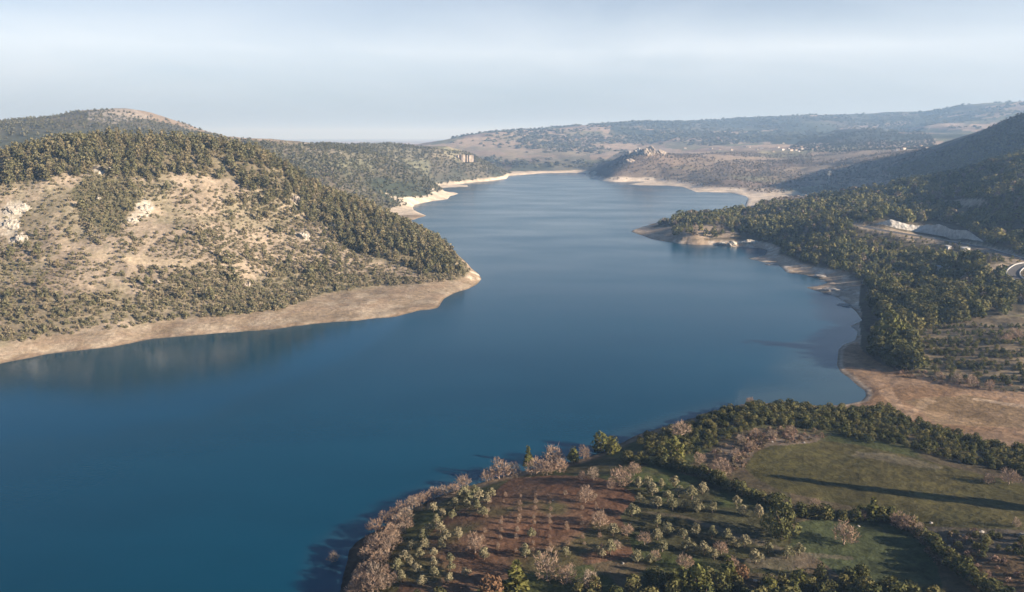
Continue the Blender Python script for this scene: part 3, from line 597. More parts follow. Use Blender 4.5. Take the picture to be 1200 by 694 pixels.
def mass(name, protos_, pts, hs, cols, label, cat, wide=1.0, trunks=False):
    """many plants as one object"""
    Vs, Qs, Ts = [], [], []; base = 0; N_ = len(pts); va = rng.integers(0, len(protos_), N_); rz = rng.uniform(0, 6.28, N_)
    for v, P in enumerate(protos_):
        m = va == v
        if not m.any(): continue
        tv = gcat([P['cV'], P['tV']]) if trunks else P['cV']; tq = gcat([P['cQ'], P['tQ']+len(P['cV'])]) if trunks else P['cQ']; tt = gcat([P['cT'], np.full(len(P['tV']), .8)]) if trunks else P['cT']
        c, s = np.cos(rz[m])[:, None], np.sin(rz[m])[:, None]; h = hs[m][:, None]; wd = h*wide
        X = (tv[:, 0]*c-tv[:, 1]*s)*wd+pts[m, 0][:, None]; Y = (tv[:, 0]*s+tv[:, 1]*c)*wd+pts[m, 1][:, None]; Z = tv[:, 2]*h+pts[m, 2][:, None]
        Vs.append(np.stack([X, Y, Z], -1).reshape(-1, 3)); k = m.sum(); Qs.append((tq[None]+(np.arange(k)*len(tv))[:, None, None]).reshape(-1, 4)+base); base += k*len(tv)
        Ts.append((cols[m][:, None, :]*tt[None, :, None]).reshape(-1, 3))
    o = obj(name, mesh_np(name, gcat(Vs), gcat(Qs), LM['far'], col=gcat(Ts))); return tag(o, label, cat, kind='stuff')
def tints(kind, N_, noise=None):
    c = np.array(COLS[kind]); t = rng.random(N_)*(len(c)-1); i = np.minimum(t.astype(int), len(c)-2); f = (t-i)[:, None]; return c[i]*(1-f)+c[i+1]*f

# ------------------------------------------------------------------ where plants stand
ROADS = np.vstack([ROAD, BEND])
CUT_BASE = [(1018, 265.4), (1030, 266.3), (1043, 267.5), (1050, 268.3), (1060, 269.5), (1074, 271.3), (1085, 273.2), (1100, 275.6), (1108, 277), (1113, 278), (1118, 279), (1134, 282), (1142, 283.7), (1150, 285.3), (1157, 287)]
CUT_TOP = [264.6, 260.8, 257.2, 259.2, 262, 264.6, 263.6, 263.2, 265, 268.2, 269.2, 270.2, 275, 281, 286.4]
NOGO = [[(1012, 269), (1018, 262), (1043, 253), (1060, 262), (1090, 259), (1120, 262), (1162, 286), (1162, 292)], [(1150, 311), (1182, 307), (1190, 312), (1182, 323), (1158, 323)], [(1090, 235), (1150, 232), (1160, 241), (1110, 243)]]
def scatter(poly, spacing, r0, r1, prob=None, nogo=True, zmin=4.2, sdmin=4, margin=2):
    p = np.asarray(poly, float); a = [math.atan((q-600)/F/cp) for q in (p[:, 0].min()-30, p[:, 0].max()+30)]
    xs = [r_*sin(t) for r_ in (r0, r1) for t in a]; ys = [r_*cos(t) for r_ in (r0, r1) for t in a]+[r1 if a[0] < 0 < a[1] else r0*cos(max(abs(a[0]), abs(a[1])))]
    X, Y = np.meshgrid(np.arange(min(xs), max(xs), spacing), np.arange(min(ys), max(ys), spacing)); X = X.ravel()+rng.uniform(-.48, .48, X.size)*spacing; Y = Y.ravel()+rng.uniform(-.48, .48, Y.size)*spacing
    rr_ = np.hypot(X, Y); m = (rr_ > r0) & (rr_ < r1); X, Y = X[m], Y[m]; Z = height(X, Y); px, py = project(X, Y, Z)
    m = inpoly(px, py, poly) & (Z > zmin) & (sdist(X, Y) > sdmin)
    if nogo:
        for q in NOGO: m &= ~inpoly(px, py, q)
    X, Y, Z = X[m], Y[m], Z[m]
    if prob is not None: k_ = rng.random(len(X)) < prob(X, Y); X, Y, Z = X[k_], Y[k_], Z[k_]
    if nogo and len(X):
        d = np.full(len(X), 1e9)
        for q in ROADS: np.minimum(d, np.hypot(X-q[0], Y-q[1]), out=d)
        k_ = d > 7.5; X, Y, Z = X[k_], Y[k_], Z[k_]
    return np.stack([X, Y, Z], -1)
def seen(P, lift):
    """does the line from the camera to a point `lift` above it clear the relief"""
    ok = np.ones(len(P), bool); tip = P.copy(); tip[:, 2] += lift
    for t in np.linspace(.15, .985, 60):
        x, y = tip[:, 0]*t, tip[:, 1]*t; far_ = np.hypot(x, y) > 126
        z = CAMZ+(tip[:, 2]-CAMZ)*t; ok &= ~((np.where(far_, height(x, np.maximum(y, 1)), -99)) > z)
    return ok
def nearest_shown(P, H, n_):
    """the n_ plants that show largest, and the rest"""
    px, py = project(P[:, 0], P[:, 1], P[:, 2]+H*.6); ok = seen(P, H*.7) & (px > 4) & (px < 1196) & (py > 4) & (py < 692)
    s = np.where(ok, H/np.linalg.norm(P-np.array([0, 0, CAMZ]), axis=1), -1); o = np.argsort(-s); k_ = min(n_, int(ok.sum())); a = np.zeros(len(P), bool); a[o[:k_]] = True
    return a

# left hill ------------------------------------------------------------------
PINE_POLY = [(-120, 205), (0, 180), (60, 160), (230, 160), (320, 171), (410, 219), (500, 267), (562, 317), (545, 330), (500, 326), (470, 313), (430, 302), (400, 284), (370, 262), (330, 243), (300, 226), (250, 211), (200, 208), (150, 211), (100, 209), (60, 206), (0, 222), (-120, 240)]
HILL_POLY = [(-120, 205), (0, 182), (60, 165), (230, 165), (320, 178), (410, 228), (500, 275), (562, 320), (545, 335), (500, 352), (430, 364), (330, 374), (270, 380), (200, 384), (100, 397), (0, 412), (-120, 430)]
LOWSCRUB = [(-120, 350), (0, 340), (60, 345), (170, 345), (230, 308), (270, 316), (300, 330), (360, 326), (440, 318), (500, 330), (480, 348), (380, 360), (280, 373), (200, 373), (120, 381), (40, 396), (-120, 420)]
BAREGROUND = WHITES+[TANPATCH, [(165, 240), (200, 235), (205, 270), (170, 275)]]
def hill_prob(base, gain, bare=.15):
    def f(X, Y):
        px, py = project(X, Y, height(X, Y)); q = base+gain*fbm(X/45, Y/45, 501, 4)
        for b in BAREGROUND: q = np.where(inpoly(px, py, b), q*bare, q)
        return q
    return f
pp = scatter(PINE_POLY, 6.0, 560, 900, hill_prob(.66, 1.6, .25), zmin=8); p2 = scatter(HILL_POLY, 11, 430, 880, hill_prob(.16, 1.0, .1), zmin=10); p3 = scatter(PINE_POLY, 11, 780, 1000, lambda X, Y: 0*X+.8, zmin=8)
pp = gcat([pp, p2, p3]); ph = rng.uniform(5.5, 12.5, len(pp))*(1-.25*(rng.random(len(pp)) < .3)); k_ = seen(pp, 14); pp, ph = pp[k_], ph[k_]
ind = nearest_shown(pp, ph, 285)
for p, h in zip(pp[ind], ph[ind]):
    px, py = project(*p); low = inpoly(np.array([px]), np.array([py]), LOWSCRUB)[0]; tipz = px > 430
    lab, gr = ('pine of the dense dark stand above the pale tip of the left hill', 'pines at the tip of the left hill') if tipz else (('dark pine rising out of the low scrub just above the mud band', 'pines above the mud band') if low or py > 290 else ('grey green pine scattered over the tan face of the left hill', 'pines on the left hill face') if py > 215 else ('pine of the dark wood along the crest of the left hill', 'pines on the left hill crest'))
    add_tree(random.choice(PINE), 'pine_tree', p-[0, 0, .3], h, lab, 'pine tree', gr, parts=False, wide=random.uniform(.9, 1.35))
mass('pine_wood', PINE, pp[~ind], ph[~ind], tints('pine', (~ind).sum()), 'dark pine wood covering the crest of the left hill', 'pine wood', 1.12, True)
s1 = scatter(HILL_POLY, 3.6, 425, 900, hill_prob(.80, 1.9, .25), zmin=5.0); s2 = scatter(LOWSCRUB, 4.2, 400, 800, lambda X, Y: .78+1.4*fbm(X/30, Y/30, 511, 3), zmin=5.0); s3 = scatter(OLIVEP, 3.2, 500, 800, lambda X, Y: 0*X+.8)
ss = gcat([s1, s2, s3]); sh = gcat([rng.uniform(.8, 2.4, len(s1))*(1.25+1.6*fbm(s1[:, 0]/35, s1[:, 1]/35, 505, 3)), rng.uniform(1.1, 3.6, len(s2)), rng.uniform(1.2, 2.2, len(s3))])
k_ = seen(ss, 8); ss, sh = ss[k_], sh[k_]; ind = nearest_shown(ss, sh, 285)
for p, h in zip(ss[ind], sh[ind]):
    px, py = project(*p); lab, gr = ('rounded grey green bush at the left end of the scrub above the mud band', 'bushes at the left end above the mud') if px < 130 else ('rounded bush in the scrub above the middle of the mud band', 'bushes above the middle of the mud band') if px < 320 else ('rounded bush in the scrub nearest the pale tip of the left hill', 'bushes near the tip of the left hill')
    add_tree(random.choice(SHRUB), 'shrub', p-[0, 0, .1], h, lab, 'bush', gr, parts=False, wide=random.uniform(.9, 1.4))
ct = tints('shrub', (~ind).sum()); mass('scrub', SHRUB, ss[~ind], sh[~ind], ct, 'grey green maquis scrub dotted over the dry left hill', 'scrub', 1.15)

# right bank forest ------------------------------------------------------------------
FOREST = [(742, 267), (790, 257), (840, 251), (880, 245), (900, 236), (940, 236), (1000, 222), (1060, 214), (1100, 208), (1140, 201), (1200, 180), (1330, 150), (1330, 365), (1200, 358), (1172, 372), (1140, 362), (1060, 345), (1010, 366), (990, 352), (975, 332), (960, 320), (930, 314), (900, 302), (895, 285), (870, 275), (830, 281), (760, 273)]
CLUSTER = [(1003, 392), (1006, 365), (1050, 340), (1110, 338), (1150, 362), (1142, 376), (1075, 386), (1062, 402), (1085, 430), (1060, 434), (1030, 424), (1015, 412)]
def fprob(X, Y):
    px, py = project(X, Y, height(X, Y)); q = .95+4.0*np.minimum(0, .055+fbm(X/55, Y/55, 521, 4)); spit = inpoly(px, py, [(730, 280), (730, 255), (880, 240), (895, 265), (880, 285)])
    return np.where(spit, .55+2.2*fbm(X/40, Y/40, 522, 3), q)
f1 = scatter(FOREST, 6.6, 540, 1320, fprob, zmin=4.5); f2 = scatter(CLUSTER, 5.4, 400, 640, lambda X, Y: .9+0*X, zmin=2.2)
trow = lambda X, Y: (.30+.75*(np.sin((X*.42+Y*.90)*2*pi/21+2*fbm(X/40, Y/40, 530, 2)) > -.15))*(.85+.9*fbm(X/25, Y/25, 531, 3))
f3 = scatter(TERR, 3.4, 350, 560, trow, zmin=3.0)
BAND = [(745, 512), (780, 502), (830, 485), (870, 476), (920, 475), (960, 479), (985, 481), (1040, 476), (1060, 490), (1130, 511), (1200, 528), (1330, 550), (1330, 590), (1200, 557), (1120, 541), (1080, 532), (1050, 520), (1015, 520), (970, 505), (900, 499), (860, 513), (805, 537), (760, 535)]
f4 = scatter(BAND, 3.0, 250, 480, lambda X, Y: .95+.5*fbm(X/20, Y/20, 541, 3), zmin=1.6, sdmin=2)
WOODB = [(690, 690), (760, 680), (830, 682), (880, 688), (930, 690), (955, 674), (1010, 674), (1050, 688), (1105, 706), (1120, 770), (690, 770)]
f5 = scatter(WOODB, 4.2, 150, 240, lambda X, Y: .85+.4*fbm(X/15, Y/15, 551, 3), zmin=1)
WOODL = [(450, 700), (480, 690), (560, 692), (640, 684), (690, 676), (690, 760), (440, 760)]
f6 = scatter(WOODL, 7.5, 150, 240, lambda X, Y: .6+0*X, zmin=1)
def along(px, step, off, hgt):
    P = dense([at(*p) for p in px], step); P = gcat([P+[rng.uniform(-off, off), rng.uniform(-off, off), 0] for _ in range(2)]) if False else gcat([P+np.c_[rng.uniform(-off, off, (len(P), 2)), np.zeros(len(P))] for _ in range(2)])
    P[:, 2] = height(P[:, 0], P[:, 1]); return P
f7 = along([(738, 541), (790, 549), (825, 560), (850, 572), (880, 584), (905, 593), (940, 603), (985, 608), (1010, 607), (1040, 609)], 3.2, 1.6, 4)
f8 = along([(1040, 609), (1068, 619), (1088, 637), (1108, 657), (1138, 678), (1175, 704)], 3.4, 1.3, 3)
f9 = scatter([(1085, 624), (1200, 628), (1320, 640), (1320, 668), (1200, 655), (1110, 660)], 3.2, 180, 300, lambda X, Y: .6+0*X)
GRP = [('right', f1, (5, 10.5)), ('cluster', f2, (7, 12.5)), ('terr', f3, (1.4, 2.8)), ('band', f4, (1.7, 3.5)), ('woodb', f5, (2.8, 5.6)), ('woodl', f6, (2.5, 4.5)), ('hedge', f7, (2.8, 5.0)), ('bank', f8, (2.2, 4.2)), ('rocky', f9, (1.0, 2.4))]
LAB = {'right': ('evergreen oak of the dense forest on the right bank', 'oaks of the right bank forest'), 'cluster': ('tall evergreen oak in the clump at the near corner of the right bank', 'oaks of the clump above the beach'), 'terr': ('low evergreen bush in the terraced rows above the bare beach', 'bushes on the terraces'),
       'band': ('dense evergreen bush tree in the belt between beach and grass field', 'evergreens of the belt behind the field'), 'woodb': ('dark evergreen tree in the wood along the bottom edge', 'evergreens of the bottom wood'), 'woodl': ('dark bush below the olive grove at the bottom edge', 'bushes below the olive grove'),
       'hedge': ('dark evergreen of the hedge between the orchard and the grass field', 'evergreens of the orchard hedge'), 'bank': ('evergreen bush of the slanting hedge beside the shaded meadow', 'bushes of the slanting hedge'), 'rocky': ('low bush among the pale stones at the right edge', 'bushes among the stones')}
op = gcat([g[1] for g in GRP]); oh = gcat([rng.uniform(*g[2], len(g[1]))*(1+(1.1*fbm(g[1][:, 0]/60, g[1][:, 1]/60, 525, 3) if g[0] in ('right', 'band') else 0)) for g in GRP]); LOWV = [(995, 258), (1030, 264), (1085, 276), (1150, 286), (1200, 298), (1270, 312), (1270, 332), (1200, 322), (1150, 308), (1085, 297), (1030, 285), (1000, 276)]
oh = np.where(inpoly(*project(op[:, 0], op[:, 1], op[:, 2]), LOWV), np.clip(oh*.38, 1.2, 3.4), oh)
ok_ = gcat([np.full(len(g[1]), i) for i, g in enumerate(GRP)])
k_ = seen(op, 16); op, oh, ok_ = op[k_], oh[k_], ok_[k_]; ind = nearest_shown(op, oh, 290)
for p, h, q in zip(op[ind], oh[ind], ok_[ind]):
    lab, gr = LAB[GRP[q][0]]; add_tree(random.choice(OAK), 'evergreen_oak', p-[0, 0, .12], h, lab, 'evergreen tree', gr, parts=True, wide=random.uniform(1.35, 1.85) if GRP[q][0] in ('band', 'terr', 'bank', 'rocky') else random.uniform(1.0, 1.4))
near_ = (np.linalg.norm(op, axis=1) < 520) & ~ind
mass('evergreen_belt', OAK[:3], op[near_], oh[near_], tints('oak', near_.sum()), 'evergreen bushes crowding the belt behind the field and the terraces', 'evergreen belt', 1.6)
rest = ~ind & ~near_
ci = tints('oak', rest.sum())*1.3; cb = rng.random(rest.sum()) < .09; ci[cb] = (.19, .155, .115)
mass('forest', OAKM, op[rest], oh[rest], ci, 'dense evergreen forest on the slopes of the right bank', 'forest', 1.15)

sp2 = gcat([scatter([(835, 530), (860, 514), (905, 502), (955, 505), (975, 512), (940, 518), (905, 521), (880, 531), (872, 548), (850, 553), (836, 545)], 2.1, 250, 400, lambda X, Y: .55+1.5*fbm(X/8, Y/8, 561, 2), zmin=1),
            scatter([(1085, 622), (1200, 626), (1330, 645), (1330, 720), (1190, 720), (1150, 680), (1105, 655)], 2.0, 170, 300, lambda X, Y: .45+1.6*fbm(X/8, Y/8, 562, 2), zmin=1), scatter([(1040, 600), (1062, 608), (1085, 622), (1110, 647), (1150, 682), (1180, 712), (1150, 712), (1100, 662), (1060, 622)], 1.8, 170, 300, lambda X, Y: .5+0*X, zmin=1),
            scatter([(1040, 428), (1110, 440), (1200, 452), (1330, 464), (1330, 474), (1200, 462), (1110, 451), (1050, 440)], 2.8, 330, 480, lambda X, Y: .5+0*X, zmin=1)])
cc_ = np.array([(.20, .145, .10), (.24, .165, .125), (.17, .135, .085)])[rng.integers(0, 3, len(sp2))]
mass('heath', SHRUB, sp2, rng.uniform(.5, 1.7, len(sp2)), cc_, 'low brown winter heath around the stony ground and along the hedges', 'heath', 1.3)

# far woods ------------------------------------------------------------------
def farwood(name, poly, sp_, r0, r1, hr, prob, cols, label, cat, wide=1.3, zmin=4.0):
    P = scatter(poly, sp_, r0, r1, prob, nogo=False, zmin=zmin, sdmin=8); P = P[seen(P, 20)]; c = np.array(cols); mixv = np.clip(rng.random((len(P), 1))*.8+.4*(fbm(P[:, 0]/150, P[:, 1]/150, 601, 3)[:, None]+.1), 0, 1)
    mass(name, LOW, P, rng.uniform(*hr, len(P)), c[0]*(1-mixv)+c[1]*mixv, label, cat, wide)
nz = lambda b, g, s: (lambda X, Y: b+g*fbm(X/s, Y/s, 611, 5))
farwood('forest', [(290, 170), (460, 169), (580, 182), (600, 203), (520, 222), (480, 246), (450, 262), (400, 240), (340, 206)], 9.5, 1150, 2700, (4, 8), nz(.70, 1.5, 160), [(.085, .09, .055), (.15, .14, .09)], 'grey green pine forest on the low plateau of the left bank', 'forest')
farwood('forest', [(-120, 142), (0, 138), (130, 128), (210, 143), (262, 162), (330, 168), (300, 192), (0, 190), (-120, 195)], 12, 1300, 2600, (4, 7.5), nz(.62, 1.6, 170), [(.085, .09, .055), (.145, .135, .09)], 'sparse woods on the rounded far left hill', 'forest')
farwood('forest', [(1040, 200), (1082, 184), (1110, 170), (1200, 132), (1330, 100), (1330, 170), (1200, 190), (1100, 216), (1050, 224)], 8.5, 1250, 2050, (5, 9), nz(.92, .8, 120), [(.075, .09, .055), (.12, .13, .07)], 'dark forest on the steep hill at the right edge', 'forest')
farwood('scrub', [(690, 212), (735, 178), (800, 176), (950, 170), (1000, 172), (1100, 175), (1060, 198), (1045, 224), (940, 240), (890, 236), (860, 226), (800, 219)], 11, 1450, 3000, (2.5, 6), nz(.42, 2.6, 150), [(.10, .095, .068), (.22, .18, .145)], 'patchy scrub and bare copses below the village', 'scrub', 1.5)
farwood('forest', [(920, 176), (945, 163), (990, 146), (1045, 154), (1090, 158), (1100, 176), (1000, 182)], 14, 2900, 4000, (5, 9), nz(.60, 1.4, 200), [(.045, .052, .035), (.08, .08, .05)], 'wooded dark knoll behind the village', 'forest', 1.5)
farwood('woods', [(520, 200), (530, 160), (600, 148), (730, 138), (1100, 124), (1210, 112), (1210, 150), (1000, 160), (760, 176), (690, 205)], 30, 2850, 6400, (8, 15), nz(.28, 2.6, 420), [(.075, .085, .062), (.12, .12, .08)], 'dark copses between the far pale fields', 'woods', 2.4)

# ------------------------------------------------------------------ road, guard wall, cutting
ASPH = plain('asphalt', (.11, .105, .10), .9, 1.5); WHITEW = plain('white_concrete', (.42, .42, .41), .8, .8); GRAVEL = plain('pale_gravel', (.38, .32, .25), .95, .6)
def strip(P, half, off, lift, thick):
    """a band along a path, with real thickness"""
    t = np.gradient(P[:, :2], axis=0); t /= np.linalg.norm(t, axis=1)[:, None]+1e-9; nrm = np.c_[-t[:, 1], t[:, 0]]; V = []; Qs = []
    for i, p in enumerate(P):
        for s, z in ((-half, lift), (half, lift), (half, lift-thick), (-half, lift-thick)): V.append((p[0]+nrm[i, 0]*(off+s), p[1]+nrm[i, 1]*(off+s), p[2]+z))
    for i in range(len(P)-1):
        a = i*4; b = a+4
        for k in range(4): Qs.append((a+k, a+(k+1) % 4, b+(k+1) % 4, b+k))
    return np.array(V), np.array(Qs)
o = obj('road', mesh_np('road', *strip(ROAD, 3.4, 0, .16, .6), ASPH)); tag(o, 'narrow road running under the pale rock cutting', 'road', kind='structure')
o = obj('road', mesh_np('road', *strip(BEND, 4.2, 0, .16, .6), ASPH)); tag(o, 'tight road bend edged by a white barrier at the right edge', 'road', kind='structure')
for off, lab in ((3.9, 'white barrier on the inside of the tight road bend'), (-4.8, 'white barrier along the outside of the tight road bend')):
    V, Qs = strip(BEND, .28, off, .9, 1.3); o = obj('road_barrier', mesh_np('road_barrier', V, Qs, WHITEW)); tag(o, lab, 'barrier')
V, Qs = strip(ROAD[len(ROAD)//5:], .25, 3.8, .75, 1.2); o = obj('road_barrier', mesh_np('road_barrier', V, Qs, plain('weathered_rail', (.42, .40, .37), .8))); tag(o, 'long low barrier along the lake side of the road below the cutting', 'barrier')
# cutting: a steep rock face behind the road, its top edge wavy
bx_ = np.linspace(CUT_BASE[0][0], CUT_BASE[-1][0], 90); by_ = np.interp(bx_, [b[0] for b in CUT_BASE], [b[1] for b in CUT_BASE]); ty_ = np.interp(bx_, [b[0] for b in CUT_BASE], CUT_TOP)
V = []; nr = 9; BP = np.array([at(x, y) for x, y in zip(bx_, by_)])
for _ in range(3): BP = np.stack([np.convolve(np.pad(BP[:, c], 10, mode='reflect', reflect_type='odd'), np.ones(21)/21, 'valid') for c in range(3)], 1)
for i in range(len(bx_)):
    b = BP[i]; jig = 1.8*float(fbm(np.array([i*.5]), np.array([3.3]), 5, 3)[0]); Yt = b[1]+4; d = ray(project(*b)[0], ty_[i]+jig); t = Yt/d[1]; top = np.array([d[0]*t, Yt, CAMZ+d[2]*t])
    for k in range(nr):
        f = k/(nr-1); p = b*(1-f)+top*f; p[2] += -.5*(k == 0); p[:2] += 2.2*float(fbm(np.array([i*.35]), np.array([f*3]), 9, 4)[0])*sin(pi*min(1, f*1.1))*np.array([.3, 1]); V.append(p)
    V.append(top+np.array([1, 3, -2.0])); V.append(top+np.array([1, 11, -14.0]))
m_ = nr+2; Qs = [(i*m_+k, (i+1)*m_+k, (i+1)*m_+k+1, i*m_+k+1) for i in range(len(bx_)-1) for k in range(m_-1)]
CUTM = plain('cut_limestone', (.47, .455, .42), .9, .3, .7, 1.15, 2.0)
o = obj('rock_cutting', mesh_np('rock_cutting', V, Qs, CUTM)); tag(o, 'long pale rock cutting with a wavy top above the road', 'rock face')

# ------------------------------------------------------------------ rocks
def rock_mesh(name, sx, sy, sz, seed, m, sub=4, rough=.55, lobes=1):
    import bmesh
    bm = bmesh.new(); bmesh.ops.create_icosphere(bm, subdivisions=sub, radius=1.0); v = np.array([q.co[:] for q in bm.verts])
    a = v*2.1+seed*7.7; n1 = fbm(a[:, 0]+a[:, 2]*.7, a[:, 1]-a[:, 2]*.6, seed, 4); n2 = np.abs(fbm(a[:, 0]*2.3-a[:, 2], a[:, 1]*2.3+a[:, 2], seed+3, 3))
    r = 1+rough*1.6*n1-rough*.9*n2; v = v*r[:, None]*[sx, sy, sz]
    v[:, 2] = np.where(v[:, 2] > 0, np.round(v[:, 2]/(sz*.22)+.3*n1)*sz*.22*.5+v[:, 2]*.5, v[:, 2])      # bedding
    f = np.array([[q.index for q in p.verts] for p in bm.faces]); bm.free(); return mesh_np(name, v, f, m)
WROCK = plain('white_limestone', (.52, .475, .40), .9, .35, .5, 1.15, .5); TROCK = plain('tan_limestone', (.35, .30, .245), .9, .2, .6, 1.2, .8); CROCK = plain('red_cliff_rock', (.31, .265, .22), .9, .12, .6, 1.25, 1.5)
GROCK = plain('grey_stone', (.34, .32, .29), .9, .8, .6, 1.25, .3)
for i, (px, py, w_, h_, lab) in enumerate([(22, 244, 26, 17, 'broad white rock outcrop at the left edge of the tan slope, the upper one'), (10, 262, 20, 18, 'white rock outcrop at the left edge just under the upper one'), (22, 280, 15, 13, 'small white rock at the left edge, lowest of three'),
        (168, 243, 17, 14, 'white rock outcrop on the middle of the left hill beside a brown patch'), (156, 258, 12, 9, 'small white rock just below the outcrop in the middle of the left hill'), (355, 276, 15, 9, 'white rock outcrop among the pines on the right part of the left hill'),
        (346, 233, 14, 12, 'cream rock face below the crest pines of the left hill'), (392, 265, 8, 6, 'little white rock among the pines nearest the lake on the left hill'), (120, 198, 20, 5, 'long cream ledge under the crest pines of the left hill'), (148, 199, 9, 6, 'cream rock under the crest pines beside the long ledge'),
        (116, 233, 5, 4, 'tiny white rock in the olive green scrub patch'), (186, 331, 8, 7, 'tan boulder standing just above the mud band beside dark bushes'), (290, 334, 7, 9, 'tan rock spur above the mud band near the bush thicket')]):
    p = at(px, py+h_*.25); k_ = mpp(p); o = obj('rock_outcrop', rock_mesh('rock_outcrop', w_*k_*.5, 3.2, h_*k_*.52, 20+i, TROCK if i in (6, 8, 9, 11, 12) else WROCK, 4, .8)); o.location = (p[0], p[1]+.8, p[2]); o.rotation_euler = (R(-38), 0, R(random.uniform(-8, 8))); tag(o, lab, 'rock')
p = at(757, 181); k_ = mpp(p)
for i, (dx, sx, sz, lab, m) in enumerate([(3, 11, 9.0, 'tallest pale crag on the castle like point across the lake', TROCK), (-10, 7, 6.5, 'grey crag on the left shoulder of the castle like point', GROCK), (17, 8, 4.5, 'low tan crag on the right shoulder of the castle like point', TROCK), (-21, 5, 4.0, 'small grey crag at the left foot of the castle like summit', GROCK)]):
    q = at(757+dx, 180.5); o = obj('crag', rock_mesh('crag', sx*k_*.82, 20, sz*k_*1.0, 60+i, m, 4, .5)); o.location = q; tag(o, lab, 'crag')
for px, py, w_, h_, lab, m in [(738, 190, 14, 5, 'pinkish tan rock step on the dark side below the castle like crags', CROCK), (696, 205, 9, 5, 'pale rock at the waterline where the castle like point meets the lake', GROCK)]:
    q = at(px, py); o = obj('rock_outcrop', rock_mesh('rock_outcrop', w_*mpp(q)*.5, 10, h_*mpp(q)*.7, 80+int(px), m, 4, .5)); o.location = q; tag(o, lab, 'rock')
# fluted cliff on the plateau edge
q = at(541, 187); k_ = mpp(q); V = []; nx, nz_ = 70, 14
for i in range(nx):
    f = i/(nx-1); X = (f-.5)*30*k_; fl = 5*abs(sin(f*pi*6.5+.8*sin(f*17)))+4*float(fbm(np.array([f*22.]), np.array([1.]), 3, 3)[0]); top = 5.0*k_*(.75+.25*sin(pi*f)**.5+.22*float(fbm(np.array([f*9.]), np.array([4.]), 8, 3)[0]))
    for j in range(nz_):
        g_ = j/(nz_-1); V.append((X, -fl*(1-.25*g_)-6*(1-g_)**2-10*sin(pi*f), -8+g_*(top+8)))
    V.append((X, 25, top-2)); V.append((X, 40, -10))
m_ = nz_+2; o = obj('cliff', mesh_np('cliff', V, [(i*m_+k, (i+1)*m_+k, (i+1)*m_+k+1, i*m_+k+1) for i in range(nx-1) for k in range(m_-1)], CROCK)); o.location = q; tag(o, 'fluted reddish cliff on the edge of the left bank plateau', 'cliff')
for px, py, w_, h_, lab in [(858, 287, 11, 9, 'pale cliff stub at the waterline where the wooded spit begins'), (878, 285, 20, 8, 'pale rock bank beside the spit, half in the shade'), (845, 286, 10, 4, 'low pale rock at the root of the wooded spit'), (905, 310, 24, 5, 'flat pale rock shelf on the shore below the forest'), (975, 340, 22, 5, 'grey rock shelf dipping into the lake below the forest'), (990, 358, 16, 7, 'shaded grey rock slab on the lake shore next to the tall clump'), (962, 324, 16, 4, 'tan rock ledge on the right bank shore beside the shelf')]:
    q = at(px, py); k_ = mpp(q); o = obj('shore_rock', rock_mesh('shore_rock', w_*k_*.5, 5, h_*k_*.5, 90+int(px), WROCK if px < 900 else GROCK, 4, .5)); o.location = q; tag(o, lab, 'rock')
q0 = 0
for px, py, s, lab in [(1112, 640, 1.0, 'white stone in the rocky patch, the one nearest the slanting hedge'), (1091, 613, .9, 'pale stone at the edge of the grass field above the slanting hedge'), (1198, 627, 1.1, 'pale stone at the right edge above the tan bushes'), (1130, 628, .8, 'grey stone in the middle of the rocky patch'), (1150, 624, 1.2, 'long grey stone at the top of the rocky patch'),
        (1006, 617, .7, 'white stone at the hedge corner of the shaded meadow'), (711, 531, .6, 'white stone lying on the small grass field by the shore'), (648, 587, .5, 'small white stone alone in the ploughed field'), (730, 661, .6, 'pale stone beside the bottom wood left of the orchard'), (885, 681, .9, 'white stone at the edge of the bottom wood near the track'), (808, 523, .7, 'grey stone beside the stony clearing'), (942, 519, .9, 'pale stone on the track above the grass field'), (905, 518, .8, 'pale stone between clearing and field'), (948, 513, 1.0, 'long pale stone by the belt of evergreens')]:
    p = at(px, py); o = obj('stone', rock_mesh('stone', s*.75, s*.55, s*.42, 120+q0, WROCK if 'white' in lab else GROCK, 3, .6)); o.location = p; o.rotation_euler = (0, 0, random.uniform(0, 3)); tag(o, lab, 'stone'); q0 += 1

# ------------------------------------------------------------------ orchard and shore trees, one by one
def base_of(px, cy, hpx): return at(px, cy+hpx*.42)
def tall(p, hpx): return hpx*mpp(p)*1.04
ORD = ['first', 'second', 'third', 'fourth', 'fifth', 'sixth', 'seventh', 'eighth', 'ninth', 'tenth', 'eleventh', 'twelfth', 'thirteenth', 'fourteenth', 'fifteenth', 'sixteenth', 'seventeenth', 'eighteenth', 'nineteenth', 'twentieth', 'twenty first', 'twenty second', 'twenty third', 'twenty fourth', 'twenty fifth', 'twenty sixth', 'twenty seventh', 'twenty eighth', 'twenty ninth', 'thirtieth', 'thirty first', 'thirty second', 'thirty third', 'thirty fourth', 'thirty fifth', 'thirty sixth', 'thirty seventh', 'thirty eighth', 'thirty ninth', 'fortieth']
GROVE = [(474, 652), (492, 649), (508, 649), (482, 640), (498, 639), (517, 639), (516, 619), (511, 610), (502, 619), (495, 628), (518, 602), (530, 604), (539, 580), (549, 585), (561, 581), (547, 592), (532, 591), (559, 593), (528, 655), (528, 665), (488, 667), (508, 660), (481, 658), (509, 671), (546, 672), (526, 679), (567, 649), (571, 586), (566, 600), (556, 574), (545, 577), (575, 578), (466, 664), (523, 628), (508, 596), (470, 676), (494, 682)]
for i, (x, y) in enumerate(sorted(GROVE, key=lambda q: (q[1], q[0]))):
    h_ = random.uniform(10.5, 13.5); p = base_of(x, y, h_); add_tree(random.choice(OLIVE), 'olive_tree', p, tall(p, h_), f'olive tree of the grove left of the ploughed field, {ORD[i]} from the far end', 'olive tree', 'olive trees of the shore grove', wide=random.uniform(.95, 1.2))
